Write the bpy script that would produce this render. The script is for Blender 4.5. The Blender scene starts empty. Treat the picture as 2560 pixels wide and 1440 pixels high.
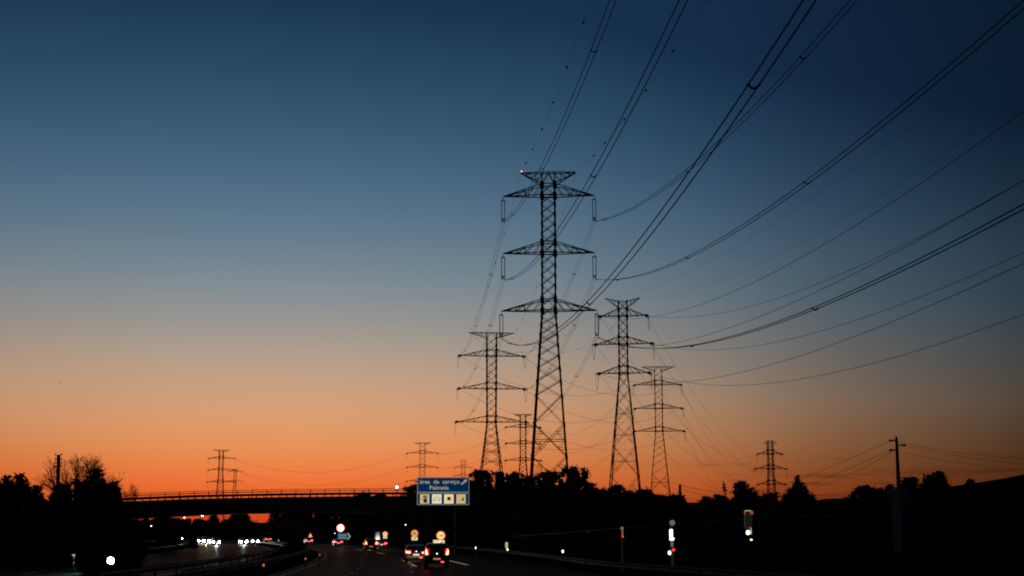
import bpy, math, random
import numpy as np
from mathutils import Vector, Matrix
random.seed(7); rng = np.random.default_rng(7)
SC = bpy.context.scene
COL = SC.collection

# ------------------------------------------------------------------ camera
F = 3556.0                      # focal length in photo pixels (50 mm on 36 mm)
PITCH = math.atan(616 / F)
CH = 2.3
cam = bpy.data.cameras.new('camera'); cam.lens = 50; cam.sensor_width = 36
cam.clip_end = 20000; cam.clip_start = .1
co = bpy.data.objects.new('camera', cam); COL.objects.link(co)
co.location = (0, 0, CH); co.rotation_euler = (math.pi / 2 + PITCH, 0, 0)
SC.camera = co

# ------------------------------------------------------------------ view
SC.view_settings.view_transform = 'Standard'; SC.view_settings.look = 'None'
SC.view_settings.exposure = 0; SC.view_settings.gamma = 1
SC.cycles.max_bounces = 5
SC.cycles.sample_clamp_indirect = 2.0
SC.cycles.use_denoising = True
SC.cycles.filter_width = 1.9

# ------------------------------------------------------------------ dusk sky
def lin(c):
    return tuple(((v / 255) / 12.92 if v / 255 <= .04045 else ((v / 255 + .055) / 1.055) ** 2.4) for v in c)
W = bpy.data.worlds.new('World'); SC.world = W; W.use_nodes = True
nt = W.node_tree; nt.nodes.clear()
def N(t, **k):
    n = nt.nodes.new(t)
    for a, b in k.items(): setattr(n, a, b)
    return n
def math_(op, a, b=None, clamp=False):
    n = N('ShaderNodeMath', operation=op, use_clamp=clamp)
    for i, v in enumerate((a, b)):
        if v is None: continue
        if isinstance(v, (int, float)): n.inputs[i].default_value = v
        else: nt.links.new(v, n.inputs[i])
    return n.outputs[0]
tc = N('ShaderNodeTexCoord'); sp = N('ShaderNodeSeparateXYZ'); nt.links.new(tc.outputs['Generated'], sp.inputs[0])
el = math_('MULTIPLY', math_('ARCSINE', sp.outputs[2]), 180 / math.pi)          # elevation in degrees
az = math_('MULTIPLY', math_('ARCTAN2', sp.outputs[0], sp.outputs[1]), 180 / math.pi)  # degrees right of the road
def ramp(src, lo, hi, stops):
    mr = N('ShaderNodeMapRange'); mr.inputs[1].default_value = lo; mr.inputs[2].default_value = hi
    nt.links.new(src, mr.inputs[0])
    r = N('ShaderNodeValToRGB'); r.color_ramp.interpolation = 'LINEAR'; e = r.color_ramp.elements
    while len(e) < len(stops): e.new(.5)
    for i, (p, c) in enumerate(stops):
        e[i].position = (p - lo) / (hi - lo)
        e[i].color = (*c, 1) if isinstance(c, tuple) else (c, c, c, 1)
    nt.links.new(mr.outputs[0], r.inputs[0]); return r.outputs[0]
def el_of(y): return math.degrees(PITCH + math.atan((720 - y) / F))
# the warm band is narrower away from the afterglow
k = ramp(az, -180, 180, [(-180, .9), (-25, .5), (-8, .5), (2, .515), (12, .59), (20, .67), (60, .8), (180, .9)])
el2 = math_('MULTIPLY', math_('MULTIPLY', el, k), 2.0)
SKY = [(1336, (190, 52, 24)), (1290, (214, 72, 30)), (1240, (236, 100, 43)), (1190, (239, 123, 61)), (1140, (235, 140, 80)),
       (1080, (227, 154, 104)), (1010, (212, 160, 121)), (950, (196, 161, 134)), (880, (175, 157, 142)),
       (810, (154, 150, 146)), (740, (135, 143, 149)), (660, (115, 133, 146)), (570, (95, 121, 141)), (470, (79, 108, 132)),
       (360, (63, 93, 121)), (250, (49, 80, 108)), (120, (36, 65, 94)), (0, (25, 52, 82))]
st = [(-90, lin((3, 3, 3))), (-3, lin((8, 4, 3)))] + [(el_of(y), lin(c)) for y, c in SKY] + [(34, lin((15, 40, 66))), (90, lin((6, 14, 32)))]
skyc = ramp(el2, -90, 90, st)
az_f = ramp(az, -180, 180, [(-180, .035), (-90, .05), (-45, .3), (-24, .72), (-19, .86), (-13, .98), (-8, 1.0), (-3, .95), (2, .84), (6, .69), (9, .54), (12, .39), (15, .29), (18, .21), (20.5, .14), (30, .10), (90, .05), (180, .035)])
# thin dark cloud streaks low on the right
cmb = N('ShaderNodeCombineXYZ'); nt.links.new(math_('MULTIPLY', az, .22), cmb.inputs[0]); nt.links.new(math_('MULTIPLY', el, 3.2), cmb.inputs[1])
nz = N('ShaderNodeTexNoise'); nz.inputs['Scale'].default_value = 1.0; nz.inputs['Detail'].default_value = 3; nt.links.new(cmb.outputs[0], nz.inputs['Vector'])
band = ramp(el, -10, 20, [(-10, 0.0), (.6, 0.0), (1.4, 1.0), (2.4, 1.0), (3.2, 0.0), (20, 0.0)])
side = ramp(az, -40, 40, [(-40, 0.0), (2, 0.0), (9, 1.0), (18, .8), (40, 0.0)])
cl = math_('MULTIPLY', math_('MULTIPLY', math_('MULTIPLY', math_('SUBTRACT', nz.outputs[0], .52), 6.0, True), band), side)
cl = math_('SUBTRACT', 1.0, math_('MULTIPLY', cl, .4, True))
pw = math_('MULTIPLY', ramp(el, -10, 90, [(-10, .9), (0, .9), (2.7, .867), (5, .65), (11, .41), (21, .30), (34, .667), (90, .667)]), 1.5)
fac = math_('MULTIPLY', math_('POWER', az_f, pw), cl)
vm = N('ShaderNodeVectorMath', operation='SCALE'); nt.links.new(skyc, vm.inputs[0]); nt.links.new(fac, vm.inputs['Scale'])
bg = N('ShaderNodeBackground'); nt.links.new(vm.outputs[0], bg.inputs[0]); bg.inputs[1].default_value = 1.0
wo = N('ShaderNodeOutputWorld'); nt.links.new(bg.outputs[0], wo.inputs[0])

# ------------------------------------------------------------------ pixel geometry
def ray(px, py):
    x = px - 1280; v = 720 - py; c, s = math.cos(PITCH), math.sin(PITCH)
    return Vector((x, F * c - v * s, F * s + v * c))
def P(px, py, Y):
    r = ray(px, py); return Vector((0, 0, CH)) + r * (Y / r.y)
def Zof(py, Y): return P(1280, py, Y).z
def span_px(px, py, n, Y): return P(px + n, py, Y).x - P(px, py, Y).x

# ------------------------------------------------------------------ materials
def mat(name, col, rough=.7, metal=0, var=.3, scale=3, emit=None, estr=0, bump=0, spec=None):
    m = bpy.data.materials.new(name); m.use_nodes = True; t = m.node_tree; b = t.nodes['Principled BSDF']
    b.inputs['Roughness'].default_value = rough; b.inputs['Metallic'].default_value = metal
    if spec is not None: b.inputs['Specular IOR Level'].default_value = spec
    n = t.nodes.new('ShaderNodeTexNoise'); n.inputs['Scale'].default_value = scale; n.inputs['Detail'].default_value = 4
    o = t.nodes.new('ShaderNodeTexCoord'); t.links.new(o.outputs['Object'], n.inputs['Vector'])
    r = t.nodes.new('ShaderNodeValToRGB'); r.color_ramp.elements[0].position = .3; r.color_ramp.elements[1].position = .7
    r.color_ramp.elements[0].color = (*[c * (1 - var) for c in col], 1)
    r.color_ramp.elements[1].color = (*[min(1, c * (1 + var)) for c in col], 1)
    t.links.new(n.outputs[0], r.inputs[0]); t.links.new(r.outputs[0], b.inputs['Base Color'])
    if bump:
        bp = t.nodes.new('ShaderNodeBump'); bp.inputs['Strength'].default_value = bump
        t.links.new(n.outputs[0], bp.inputs['Height']); t.links.new(bp.outputs[0], b.inputs['Normal'])
    if emit:
        b.inputs['Emission Color'].default_value = (*emit, 1); b.inputs['Emission Strength'].default_value = estr
    return m
M = dict(
    steel=mat('galvanised_steel', (.10, .10, .105), .75, .0, .25, 1, spec=.2),
    wire=mat('conductor_metal', (.05, .05, .05), .8, 0, .2, 5, spec=.1),
    ball=mat('marker_ball_paint', (.16, .05, .04), .7, 0, .3, 3),
    glassins=mat('insulator_glass', (.06, .07, .07), .4, 0, .2, 5),
    asphalt=mat('asphalt', (.012, .012, .0127), .42, 0, .35, 1.3, bump=.10, spec=.0003),
    paint=mat('road_paint', (.55, .53, .48), .6, 0, .25, 4, (.004, .004, .003), 1),  # slight emission put in for headlights returned by the lines
    paint_glow=mat('glowing_road_paint', (.6, .5, .3), .6, 0, .25, 4, (.13, .10, .045), 1),  # emission stands in for headlights falling on the paint
    grass=mat('rough_grass', (.018, .022, .012), 1, 0, .5, .6, bump=.6, spec=.0),
    leaf=mat('dark_foliage', (.020, .026, .013), 1, 0, .5, .8, spec=.0),
    leaf2=mat('pine_foliage', (.014, .022, .014), 1, 0, .5, .9, spec=.0),
    bark=mat('bark', (.03, .024, .018), 1, 0, .4, 6, bump=.5, spec=.0),
    conc=mat('bridge_concrete', (.05, .046, .042), .9, 0, .3, .6, bump=.1, spec=.1),
    pale=mat('pale_concrete', (.42, .46, .46), .9, 0, .2, .8, bump=.1),
    rail=mat('rail_steel', (.02, .02, .021), .6, .2, .2, 3),
    wood=mat('tarred_wood', (.03, .024, .02), .9, 0, .3, 6),
    tyre=mat('tyre_rubber', (.015, .015, .015), .9, 0, .2, 8),
    rim=mat('wheel_alloy', (.3, .3, .31), .35, .8, .1, 6),
    glass=mat('window_glass', (.01, .012, .015), .08, 0, .1, 4),
    black=mat('black_trim', (.01, .01, .01), .6, 0, .2, 6),
    plastic=mat('grey_plastic', (.2, .21, .21), .6, 0, .2, 5),
    red_on=mat('tail_lamp_lit', (.5, .02, .02), .3, 0, .1, 9, (1, .10, .05), 20),
    red_far=mat('far_tail_lamp_lit', (.5, .02, .02), .3, 0, .1, 9, (1, .035, .05), 22),
    red_lens=mat('tail_lens_glowing', (.5, .0, .0), .3, 0, .1, 9, (1, .0, .006), .75),
    red_low=mat('fog_lamp_lit', (.5, .02, .02), .3, 0, .1, 9, (1, .06, .1), 3),
    white_on=mat('headlamp_cool', (.8, .8, .8), .3, 0, .1, 9, (.72, .80, 1), 130),
    warm_on=mat('headlamp_warm', (.8, .8, .8), .3, 0, .1, 9, (1, .80, .52), 130),
    glare_on=mat('headlamp_near', (.8, .8, .8), .3, 0, .1, 9, (.75, .90, 1), 90),
    lamp=mat('street_lamp_lit', (.8, .8, .8), .4, 0, .1, 9, (1, .93, .86), 30),
    lampdim=mat('dim_lamp_lit', (.8, .8, .8), .4, 0, .1, 9, (.8, .9, 1), 5),
    beacon=mat('red_beacon_lit', (.8, .1, .1), .4, 0, .1, 9, (1, .22, .16), 5),
    plate=mat('number_plate', (.8, .78, .7), .5, 0, .1, 9, (1, .86, .62), .9),  # plates carry their own glow instead of being lit
    plate_w=mat('number_plate_warm', (.8, .6, .4), .5, 0, .1, 9, (.8, .42, .16), .45),
    blue=mat('sign_blue_sheeting', (.004, .03, .08), .6, 0, .12, 2, (.0, .018, .066), 1, spec=.05),  # emission put in for headlight return; the sign has no lighting
    blue2=mat('small_sign_blue', (.02, .12, .22), .5, 0, .12, 3, (.005, .06, .10), 1),  # weak glow put into the blue, as if caught by headlights
    sign_w=mat('sign_letter_sheeting', (.7, .66, .5), .5, 0, .15, 5, (.30, .265, .17), 1),  # letters, border and panels glow in place of returned headlight
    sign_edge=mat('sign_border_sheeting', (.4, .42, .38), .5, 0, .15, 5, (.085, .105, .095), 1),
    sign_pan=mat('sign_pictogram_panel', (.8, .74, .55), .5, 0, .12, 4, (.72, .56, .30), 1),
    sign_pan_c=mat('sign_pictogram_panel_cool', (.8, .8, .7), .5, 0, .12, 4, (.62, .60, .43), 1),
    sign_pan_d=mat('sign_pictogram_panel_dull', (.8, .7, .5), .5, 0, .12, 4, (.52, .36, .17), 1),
    ink=mat('sign_black', (.01, .01, .01), .6, 0, .1, 6),
    ink_g=mat('sign_grey_line', (.2, .22, .2), .6, 0, .1, 6, (.11, .12, .09), 1),
    s_or=mat('speed_face', (.9, .7, .4), .5, 0, .1, 5, (1.0, .62, .26), 1.0),  # warm headlight glow put into speed sign faces, rims and plates
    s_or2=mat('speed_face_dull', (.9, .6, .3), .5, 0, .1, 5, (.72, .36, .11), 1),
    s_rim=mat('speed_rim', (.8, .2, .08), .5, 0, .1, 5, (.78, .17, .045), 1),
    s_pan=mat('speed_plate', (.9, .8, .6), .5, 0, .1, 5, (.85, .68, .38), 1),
    led=mat('lit_sign_face', (.9, .9, .9), .5, 0, .1, 5, (1, .95, .92), 6),
    led_rim=mat('lit_sign_rim', (.9, .1, .1), .5, 0, .1, 5, (1, .04, .05), 3),
    s_red=mat('sign_red_bar', (.6, .05, .03), .5, 0, .1, 5, (.35, .03, .02), 1),  # glow put into the red as if headlights reached it
    amber=mat('amber_reflector', (.8, .3, .08), .4, 0, .1, 5, (.55, .14, .03), 1),  # reflector glow stands in for headlight beams thrown back
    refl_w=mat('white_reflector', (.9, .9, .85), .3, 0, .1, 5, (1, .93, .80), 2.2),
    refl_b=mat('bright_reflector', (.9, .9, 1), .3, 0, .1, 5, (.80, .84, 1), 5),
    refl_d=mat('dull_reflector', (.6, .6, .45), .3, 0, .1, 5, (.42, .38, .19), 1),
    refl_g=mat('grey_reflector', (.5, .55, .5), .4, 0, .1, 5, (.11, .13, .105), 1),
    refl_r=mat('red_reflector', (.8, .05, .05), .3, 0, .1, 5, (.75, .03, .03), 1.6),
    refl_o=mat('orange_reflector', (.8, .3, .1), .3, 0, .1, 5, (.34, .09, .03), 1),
    post_d=mat('marker_post_grey_glow', (.05, .05, .05), .5, 0, .1, 5, (.007, .0075, .007), 1),  # faint emission painted in to lift the grey out of black
)

# ------------------------------------------------------------------ mesh builder
class MB:
    def __init__(s): s.v = []; s.f = []; s.mi = []; s.n = 0
    def add(s, v, f):
        s.f += [tuple(i + s.n for i in q) for q in f]; s.v += [tuple(p) for p in v]; s.n += len(v)
    def box(s, c, d, rot=None):
        c = Vector(c); v = []
        for z in (-1, 1):
            for x, y in ((-1, -1), (1, -1), (1, 1), (-1, 1)):
                p = Vector((x * d[0] / 2, y * d[1] / 2, z * d[2] / 2))
                if rot is not None: p = rot @ p
                v.append(c + p)
        s.add(v, [(3, 2, 1, 0), (4, 5, 6, 7), (0, 1, 5, 4), (1, 2, 6, 5), (2, 3, 7, 6), (3, 0, 4, 7)])
    def tube(s, pts, r, n=4, r2=None):
        pts = [Vector(p) for p in pts]; v = []; m = len(pts); r2 = r if r2 is None else r2
        for i, p in enumerate(pts):
            d = (pts[min(i + 1, m - 1)] - pts[max(i - 1, 0)])
            d = d.normalized() if d.length > 1e-9 else Vector((0, 0, 1))
            a = d.cross(Vector((0, 0, 1)) if abs(d.z) < .95 else Vector((0, 1, 0))).normalized(); b = d.cross(a)
            rr = r + (r2 - r) * i / max(1, m - 1)
            for k in range(n):
                t = 2 * math.pi * (k + .5) / n; v.append(p + (a * math.cos(t) + b * math.sin(t)) * rr)
        f = [(i * n + k, i * n + (k + 1) % n, (i + 1) * n + (k + 1) % n, (i + 1) * n + k) for i in range(m - 1) for k in range(n)]
        f += [tuple(range(n - 1, -1, -1)), tuple((m - 1) * n + k for k in range(n))]
        s.add(v, f)
    def ball(s, c, r, n=8, sq=(1, 1, 1)):
        c = Vector(c); v = [c + Vector((0, 0, -r * sq[2]))]; rings = n // 2
        for i in range(1, rings):
            a = math.pi * i / rings - math.pi / 2
            for k in range(n):
                t = 2 * math.pi * k / n
                v.append(c + Vector((math.cos(a) * math.cos(t) * r * sq[0], math.cos(a) * math.sin(t) * r * sq[1], math.sin(a) * r * sq[2])))
        v.append(c + Vector((0, 0, r * sq[2]))); f = []
        for k in range(n): f.append((0, 1 + (k + 1) % n, 1 + k))
        for i in range(rings - 2):
            for k in range(n):
                a = 1 + i * n; f.append((a + k, a + (k + 1) % n, a + n + (k + 1) % n, a + n + k))
        a = 1 + (rings - 2) * n
        for k in range(n): f.append((a + k, a + (k + 1) % n, len(v) - 1))
        s.add(v, f)
    def disc(s, c, r, th=.03, n=32, axis='y'):
        c = Vector(c); v = []
        for t_ in (-th / 2, th / 2):
            for k in range(n):
                t = 2 * math.pi * k / n
                o = Vector((math.cos(t) * r, t_, math.sin(t) * r)) if axis == 'y' else Vector((t_, math.cos(t) * r, math.sin(t) * r))
                v.append(c + o)
        s.add(v, [tuple(range(n)), tuple(range(2 * n - 1, n - 1, -1))] + [(k, k + n, (k + 1) % n + n, (k + 1) % n) for k in range(n)])
    def prism(s, poly, y0, y1):      # polygon in xz extruded along y
        n = len(poly); v = [(x, y0, z) for x, z in poly] + [(x, y1, z) for x, z in poly]
        s.add(v, [tuple(range(n)), tuple(range(2 * n - 1, n - 1, -1))] + [(k, k + n, (k + 1) % n + n, (k + 1) % n) for k in range(n)])
    def build(s, name, m, parent=None, smooth=False, off=None):
        me = bpy.data.meshes.new(name)
        v = s.v if off is None else [(p[0] - off[0], p[1] - off[1], p[2] - off[2]) for p in s.v]
        me.from_pydata(v, [], s.f); me.materials.append(m)
        if smooth: me.polygons.foreach_set('use_smooth', [True] * len(me.polygons))
        me.update()
        o = bpy.data.objects.new(name, me); COL.objects.link(o)
        if off is not None and parent is None: o.location = off
        if parent is not None: o.parent = parent
        return o
def tag(o, label, cat, group=None):
    o['label'] = label; o['category'] = cat
    if group: o['group'] = group
    return o
def empty(name, loc, rz=0, label=None, cat=None, group=None):
    o = bpy.data.objects.new(name, None); COL.objects.link(o); o.location = loc; o.rotation_euler = (0, 0, rz); o.empty_display_size = .2
    if label: tag(o, label, cat, group)
    return o
def struct(o): o['kind'] = 'structure'; return o
def np_mesh(name, V, Fq, m, parent=None):
    """V (n,3) array, Fq (k,4) or (k,3) index array"""
    me = bpy.data.meshes.new(name); k = Fq.shape[1]
    me.vertices.add(len(V)); me.vertices.foreach_set('co', V.astype(np.float32).ravel())
    me.loops.add(Fq.size); me.loops.foreach_set('vertex_index', Fq.astype(np.int32).ravel())
    me.polygons.add(len(Fq)); me.polygons.foreach_set('loop_start', np.arange(0, Fq.size, k, dtype=np.int32))
    me.polygons.foreach_set('loop_total', np.full(len(Fq), k, dtype=np.int32))
    me.materials.append(m); me.update(calc_edges=True); me.validate()
    o = bpy.data.objects.new(name, me); COL.objects.link(o)
    if parent is not None: o.parent = parent
    return o

# ------------------------------------------------------------------ road line and terrain
def Xc(Y):
    if Y < 0: return 0.0
    if Y < 800: return -4e-4 * Y * Y
    return -256 - .64 * (Y - 800)
def yaw_at(Y): return math.atan(8e-4 * max(0, min(Y, 800)))
def ss(t): t = max(0, min(1, t)); return t * t * (3 - 2 * t)
def H(X, Y):
    d = X - Xc(Y)
    h = 0.0
    if d > 11:
        top = 4.95 + .55 * ss((95 - Y) / 25)
        h = top * ss((d - 11.5) / 18.5) + .12 * math.sin(X * .7 + Y * .31) * ss((d - 13) / 5) * ss((60 - d) / 20)
    elif d < -32:
        h = 1.6 * ss((-32 - d) / 22) + .1 * math.sin(X * .5 + Y * .4) * ss((-34 - d) / 6)
    elif -16 < d < -11.5:
        h = .22 * math.sin((d + 11.5) / -4.5 * math.pi)
    # approach embankments carrying the bridge
    w = ss(1 - abs(Y - 222) / 22)
    if d > 20: h = max(h, 7.3 * w * ss((d - 20) / 14))
    if X < -72: h = max(h, 6.2 * w * ss((-72 - X) / 14))
    return h
ys = [-150, -80, -40, -10] + list(np.arange(10, 320, 6)) + list(np.arange(320, 900, 20)) + [950, 1050, 1200, 1500, 2000, 3000, 5000, 8000]
ds = [-6000, -3000, -1500, -800, -400, -250, -160, -110, -80, -65] + list(np.arange(-56, -31, 3)) + [-31.5, -23, -16.5] + list(np.arange(-16, -11, .9)) + [-11.2, -5, 1, 6, 11] + list(np.arange(11.5, 36, 1.5)) + [40, 50, 65, 85, 120, 180, 300, 600, 1200, 2500, 6000]
V = np.array([(Xc(y) + d, y, H(Xc(y) + d, y) - .02) for y in ys for d in ds]); nd = len(ds)
Q = np.array([(i * nd + j, i * nd + j + 1, (i + 1) * nd + j + 1, (i + 1) * nd + j) for i in range(len(ys) - 1) for j in range(nd - 1)])
g = struct(np_mesh('ground', V, Q, M['grass']))
def ribbon(name, d0, d1, z, m, y0=-60, y1=900, step=6, fn=None):
    yy = np.arange(y0, y1 + .1, step); V = []
    for y in yy:
        a, b = (d0, d1) if fn is None else fn(y)
        V += [(Xc(y) + a, y, z), (Xc(y) + b, y, z)]
    Q = np.array([(2 * i, 2 * i + 1, 2 * i + 3, 2 * i + 2) for i in range(len(yy) - 1)])
    return np_mesh(name, np.array(V), Q, m)
def ourright(y): return (-11.2, 7.5 + 9 * ss((95 - y) / 70))
struct(ribbon('road', 0, 0, .004, M['asphalt'], fn=ourright))
struct(ribbon('oncoming_road', -31, -16.5, .004, M['asphalt']))
mk = MB()
def strip(d0, y0, y1, w=.15, fn=None):
    n = max(1, int((y1 - y0) / 5)); 
    for i in range(n):
        a, b = y0 + (y1 - y0) * i / n, y0 + (y1 - y0) * (i + 1) / n
        da = d0 if fn is None else fn(a); db = d0 if fn is None else fn(b)
        mk.add([(Xc(a) + da - w / 2, a, .009), (Xc(a) + da + w / 2, a, .009), (Xc(b) + db + w / 2, b, .009), (Xc(b) + db - w / 2, b, .009)], [(0, 1, 2, 3)])
strip(-10.3, 20, 700); strip(-30.3, 20, 700); strip(-17.4, 20, 700)
for y in range(25, 600, 12):
    strip(-6.6, y, y + 4); strip(-2.95, y + 3, y + 8, .18); strip(-21.7, y, y + 4); strip(-26, y, y + 4)
strip(.9, 160, 600)
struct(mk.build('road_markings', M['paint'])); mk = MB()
def gseg(x0, y0, x1, y1, w):      # a painted line on the road between two seen ground points
    def gp(x, y): r = ray(x, y); k_ = -CH / r.z; return Vector((r.x * k_, r.y * k_, .014))
    a, b = gp(x0, y0), gp(x1, y1); mk.add([a - Vector((w / 2, 0, 0)), a + Vector((w / 2, 0, 0)), b + Vector((w / 2, 0, 0)), b - Vector((w / 2, 0, 0))], [(0, 1, 2, 3)])
gseg(1121, 1401.5, 1169, 1413, .34)
for q_ in ((1009, 1401.5, 1015, 1403.5), (1020, 1405, 1025, 1408), (1028, 1410.5, 1039, 1417)): gseg(*q_, .3)
gseg(943, 1382, 960, 1385, .3); gseg(853, 1366.5, 860, 1367, .6); gseg(888, 1375.3, 908, 1374, .3)  # glowing dashes laid where car headlights fall on lane lines
struct(mk.build('road_markings', M['paint_glow']))

# ------------------------------------------------------------------ power pylons
def pylon(label, cx, Y, yaw, arms, beam, waist, bhw, base, t, brace='S', ins=None, cat='pylon', seg=1.0, light=False):
    """px data: cx axis x, arms [(y, hwL, hwR, rise)], beam (kind, y, hw, y_under), waist y, bhw (top, waist) half widths px, base (y, hw)"""
    top_y = beam[3]
    X0 = P(cx, arms[0][0], Y).x
    zg = H(X0, Y)
    root = empty('power_pylon', (X0, Y, zg), yaw, label, cat, 'high voltage pylons')
    cy = math.cos(yaw)
    def z(y): return Zof(y, Y) - zg
    def hw(y, n): return span_px(cx, y, n, Y) / cy
    zt, zw = z(top_y), z(waist); h_t, h_w = hw(top_y, bhw[0]), hw(waist, bhw[1])
    zb, h_b0 = z(base[0]), hw(base[0], base[1])
    slope = (h_b0 - h_w) / (zw - zb); h_g = h_w + slope * zw
    def hh(zz):
        if zz >= zw: return h_w + (h_t - h_w) * (zz - zw) / (zt - zw + 1e-6)
        return h_w + slope * (zw - zz)
    c4 = [(-1, -1), (1, -1), (1, 1), (-1, 1)]
    for sx, sy in c4:
        leg = MB(); leg.tube([(sx * hh(0), sy * hh(0), -.5), (sx * h_w, sy * h_w, zw)], t * 1.25, 4, t)
        leg.tube([(sx * h_w, sy * h_w, zw), (sx * h_t, sy * h_t, zt)], t, 4)
        for a in (0.02,):
            leg.box((sx * hh(0), sy * hh(0), .1), (.9, .9, .8))
        leg.build('leg', M['steel'], root)
    # bracing
    br = MB(); lv = []
    zz = zt
    while zz > .5:
        lv.append(zz); w = hh(zz) * 2
        zz -= w * (.80 if zz > zw else (.62 if (zw - zz) / zw < .42 and brace != 'X' else 1.08)) * seg
    lv.append(0.0)
    tb = t * .34
    for i in range(len(lv) - 1):
        za, zc = lv[i], lv[i + 1]; ha, hc = hh(za), hh(zc)
        big = za - zc > 2.6 * (h_w) * .9 and za < zw and brace != 'L'
        for f in range(4):
            a0, a1 = c4[f], c4[(f + 1) % 4]
            TA, TB = Vector((a0[0] * ha, a0[1] * ha, za)), Vector((a1[0] * ha, a1[1] * ha, za))
            BA, BB = Vector((a0[0] * hc, a0[1] * hc, zc)), Vector((a1[0] * hc, a1[1] * hc, zc))
            low = za < zw and (zw - za) / zw > (.45 if brace == 'S' else .12)
            if low:
                mid = (TA + TB + BA + BB) / 4
                br.tube([TA, BB], tb * 1.15); br.tube([TB, BA], tb * 1.15)
                s1 = TA.lerp(BA, .5); s2 = TB.lerp(BB, .5)
                br.tube([s1, s2], tb * 1.3)
                for (L0, L1, X0_) in ((TA, s1, 0), (TB, s2, 0), (BA, s1, 1), (BB, s2, 1)):
                    m1 = L0.lerp(L1, .5); m2 = L0.lerp(mid, .5)
                    br.tube([m1, m2], tb * .7); br.tube([L1, m2], tb * .7)
            elif brace == 'X':
                br.tube([TA, BB], tb * 1.3); br.tube([TB, BA], tb * 1.3)
            else:
                br.tube([BA, TB], tb * (1.7 if f == 0 else (.75 if f == 2 else .9)))
                if brace == 'D' or t > .15: br.tube([BA + Vector((0, 0, .3)), TB + Vector((0, 0, .3))], tb * .7)
        for sx, sy in c4: br.box((sx * ha, sy * ha, za), (t * 2.2, t * 2.2, t * 2.6))
    br.build('lattice_bracing', M['steel'], root)
    att = {}
    for li, (ay, aL, aR, rise) in enumerate(arms):
        za = z(ay); zr = z(ay - rise); hb, hr = hh(za), hh(zr)
        ring = MB()
        for q, hq, tt in ((za, hb, t * .8), (zr, hr, t * .6)):
            for f in range(4):
                a0, a1 = c4[f], c4[(f + 1) % 4]
                ring.tube([(a0[0] * hq, a0[1] * hq, q), (a1[0] * hq, a1[1] * hq, q)], tt)
        for sx, sy in c4: ring.box((sx * hb, sy * hb, za), (t * 3.6, t * 3.6, t * 4)); ring.box((sx * hr, sy * hr, zr), (t * 3.4, t * 3.4, t * 4))
        for sx, sy in c4: ring.tube([(sx * hb, sy * hb, za - .1), (sx * hr, sy * hr, zr + .1)], t * 1.1)
        ring.build('arm_ring', M['steel'], root)
        for sd, a in ((-1, aL), (1, aR)):
            L = hw(ay, a); tip = Vector((sd * L, 0, za)); ar = MB()
            for sy in (-1, 1):
                b0 = Vector((sd * hb, sy * hb, za)); t0 = Vector((sd * hr, sy * hr, zr))
                ar.tube([b0, tip], t * .62); ar.tube([t0, tip], t * .55)
                n = 4 if L > 6 else 3; prev = t0
                for i in range(1, n + 1):
                    u = 1 - (1 - i / (n + .6)) ** 1.0
                    pb, pt = b0.lerp(tip, u), t0.lerp(tip, u)
                    if i in (2, 3): ar.tube([pb, pt], t * .45)
                    ar.tube([pb, prev], t * .36); prev = pt
            for u in (.35, .65):
                ar.tube([Vector((sd * hb, -hb, za)).lerp(tip, u), Vector((sd * hb, hb, za)).lerp(tip, u)], t * .35)
            ar.build('crossarm', M['steel'], root)
            att[(li, sd)] = (tip, L)
    # earth wire top
    bm_ = MB(); kind, by, bh, uy = beam; zb_ = z(by); LB = hw(by, bh)
    if kind == 'flat':
        for sy in (-1, 1):
            yb = sy * h_t * .55
            bm_.tube([(-LB, 0, zb_), (-LB * .5, yb, zb_), (LB * .5, yb, zb_), (LB, 0, zb_)], t * .55)
            for sd in (-1, 1):
                b0 = Vector((sd * h_t, sy * h_t, zt)); tip = Vector((sd * LB, 0, zb_))
                bm_.tube([b0, tip], t * .6)
                for u in (.28, .52, .76):
                    q = b0.lerp(tip, u); bm_.tube([q, (q.x, q.y * .7, zb_)], t * .3)
                    bm_.tube([q, Vector((sd * LB * (u - .12), q.y * .7, zb_))], t * .3)
            bm_.tube([(-h_t, sy * h_t, zt), (0, yb, zb_)], t * .4); bm_.tube([(h_t, sy * h_t, zt), (0, yb, zb_)], t * .4)
            for sd in (-1, 1): bm_.tube([(sd * h_t, sy * h_t, zt), (sd * h_t, yb, zb_)], t * .7)
    elif kind == 'horn':
        zc = z(by + 24)
        for sd in (-1, 1):
            tip = Vector((sd * LB, 0, zb_))
            for sy in (-1, 1):
                hq = hh(zc); bm_.tube([(sd * h_t, sy * h_t, zt), tip], t * .6); bm_.tube([(sd * hq, sy * hq, zc), tip], t * .6)
                for u in (.3, .55):
                    bm_.tube([Vector((sd * h_t, sy * h_t, zt)).lerp(tip, u), Vector((sd * hq, sy * hq, zc)).lerp(tip, u)], t * .35)
        for f in range(4):
            a0, a1 = c4[f], c4[(f + 1) % 4]; bm_.tube([(a0[0] * h_t, a0[1] * h_t, zt), (a1[0] * h_t, a1[1] * h_t, zt)], t * .6)
    else:      # small hoop
        for sd in (-1, 1):
            for sy in (-1, 1):
                bm_.tube([(sd * h_t, sy * h_t, zt), (sd * LB * .7, 0, zt - .1), (sd * LB, 0, zb_)], t * .6)
                bm_.tube([(sd * h_t, sy * h_t, zb_), (sd * LB, 0, zb_)], t * .5)
        for f in range(4):
            a0, a1 = c4[f], c4[(f + 1) % 4]; bm_.tube([(a0[0] * h_t, a0[1] * h_t, zt), (a1[0] * h_t, a1[1] * h_t, zt)], t * .8)
    bm_.build('earth_wire_beam', M['steel'], root)
    R = Matrix.Rotation(yaw, 3, 'Z'); o = Vector((X0, Y, zg)); out = {}
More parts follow.
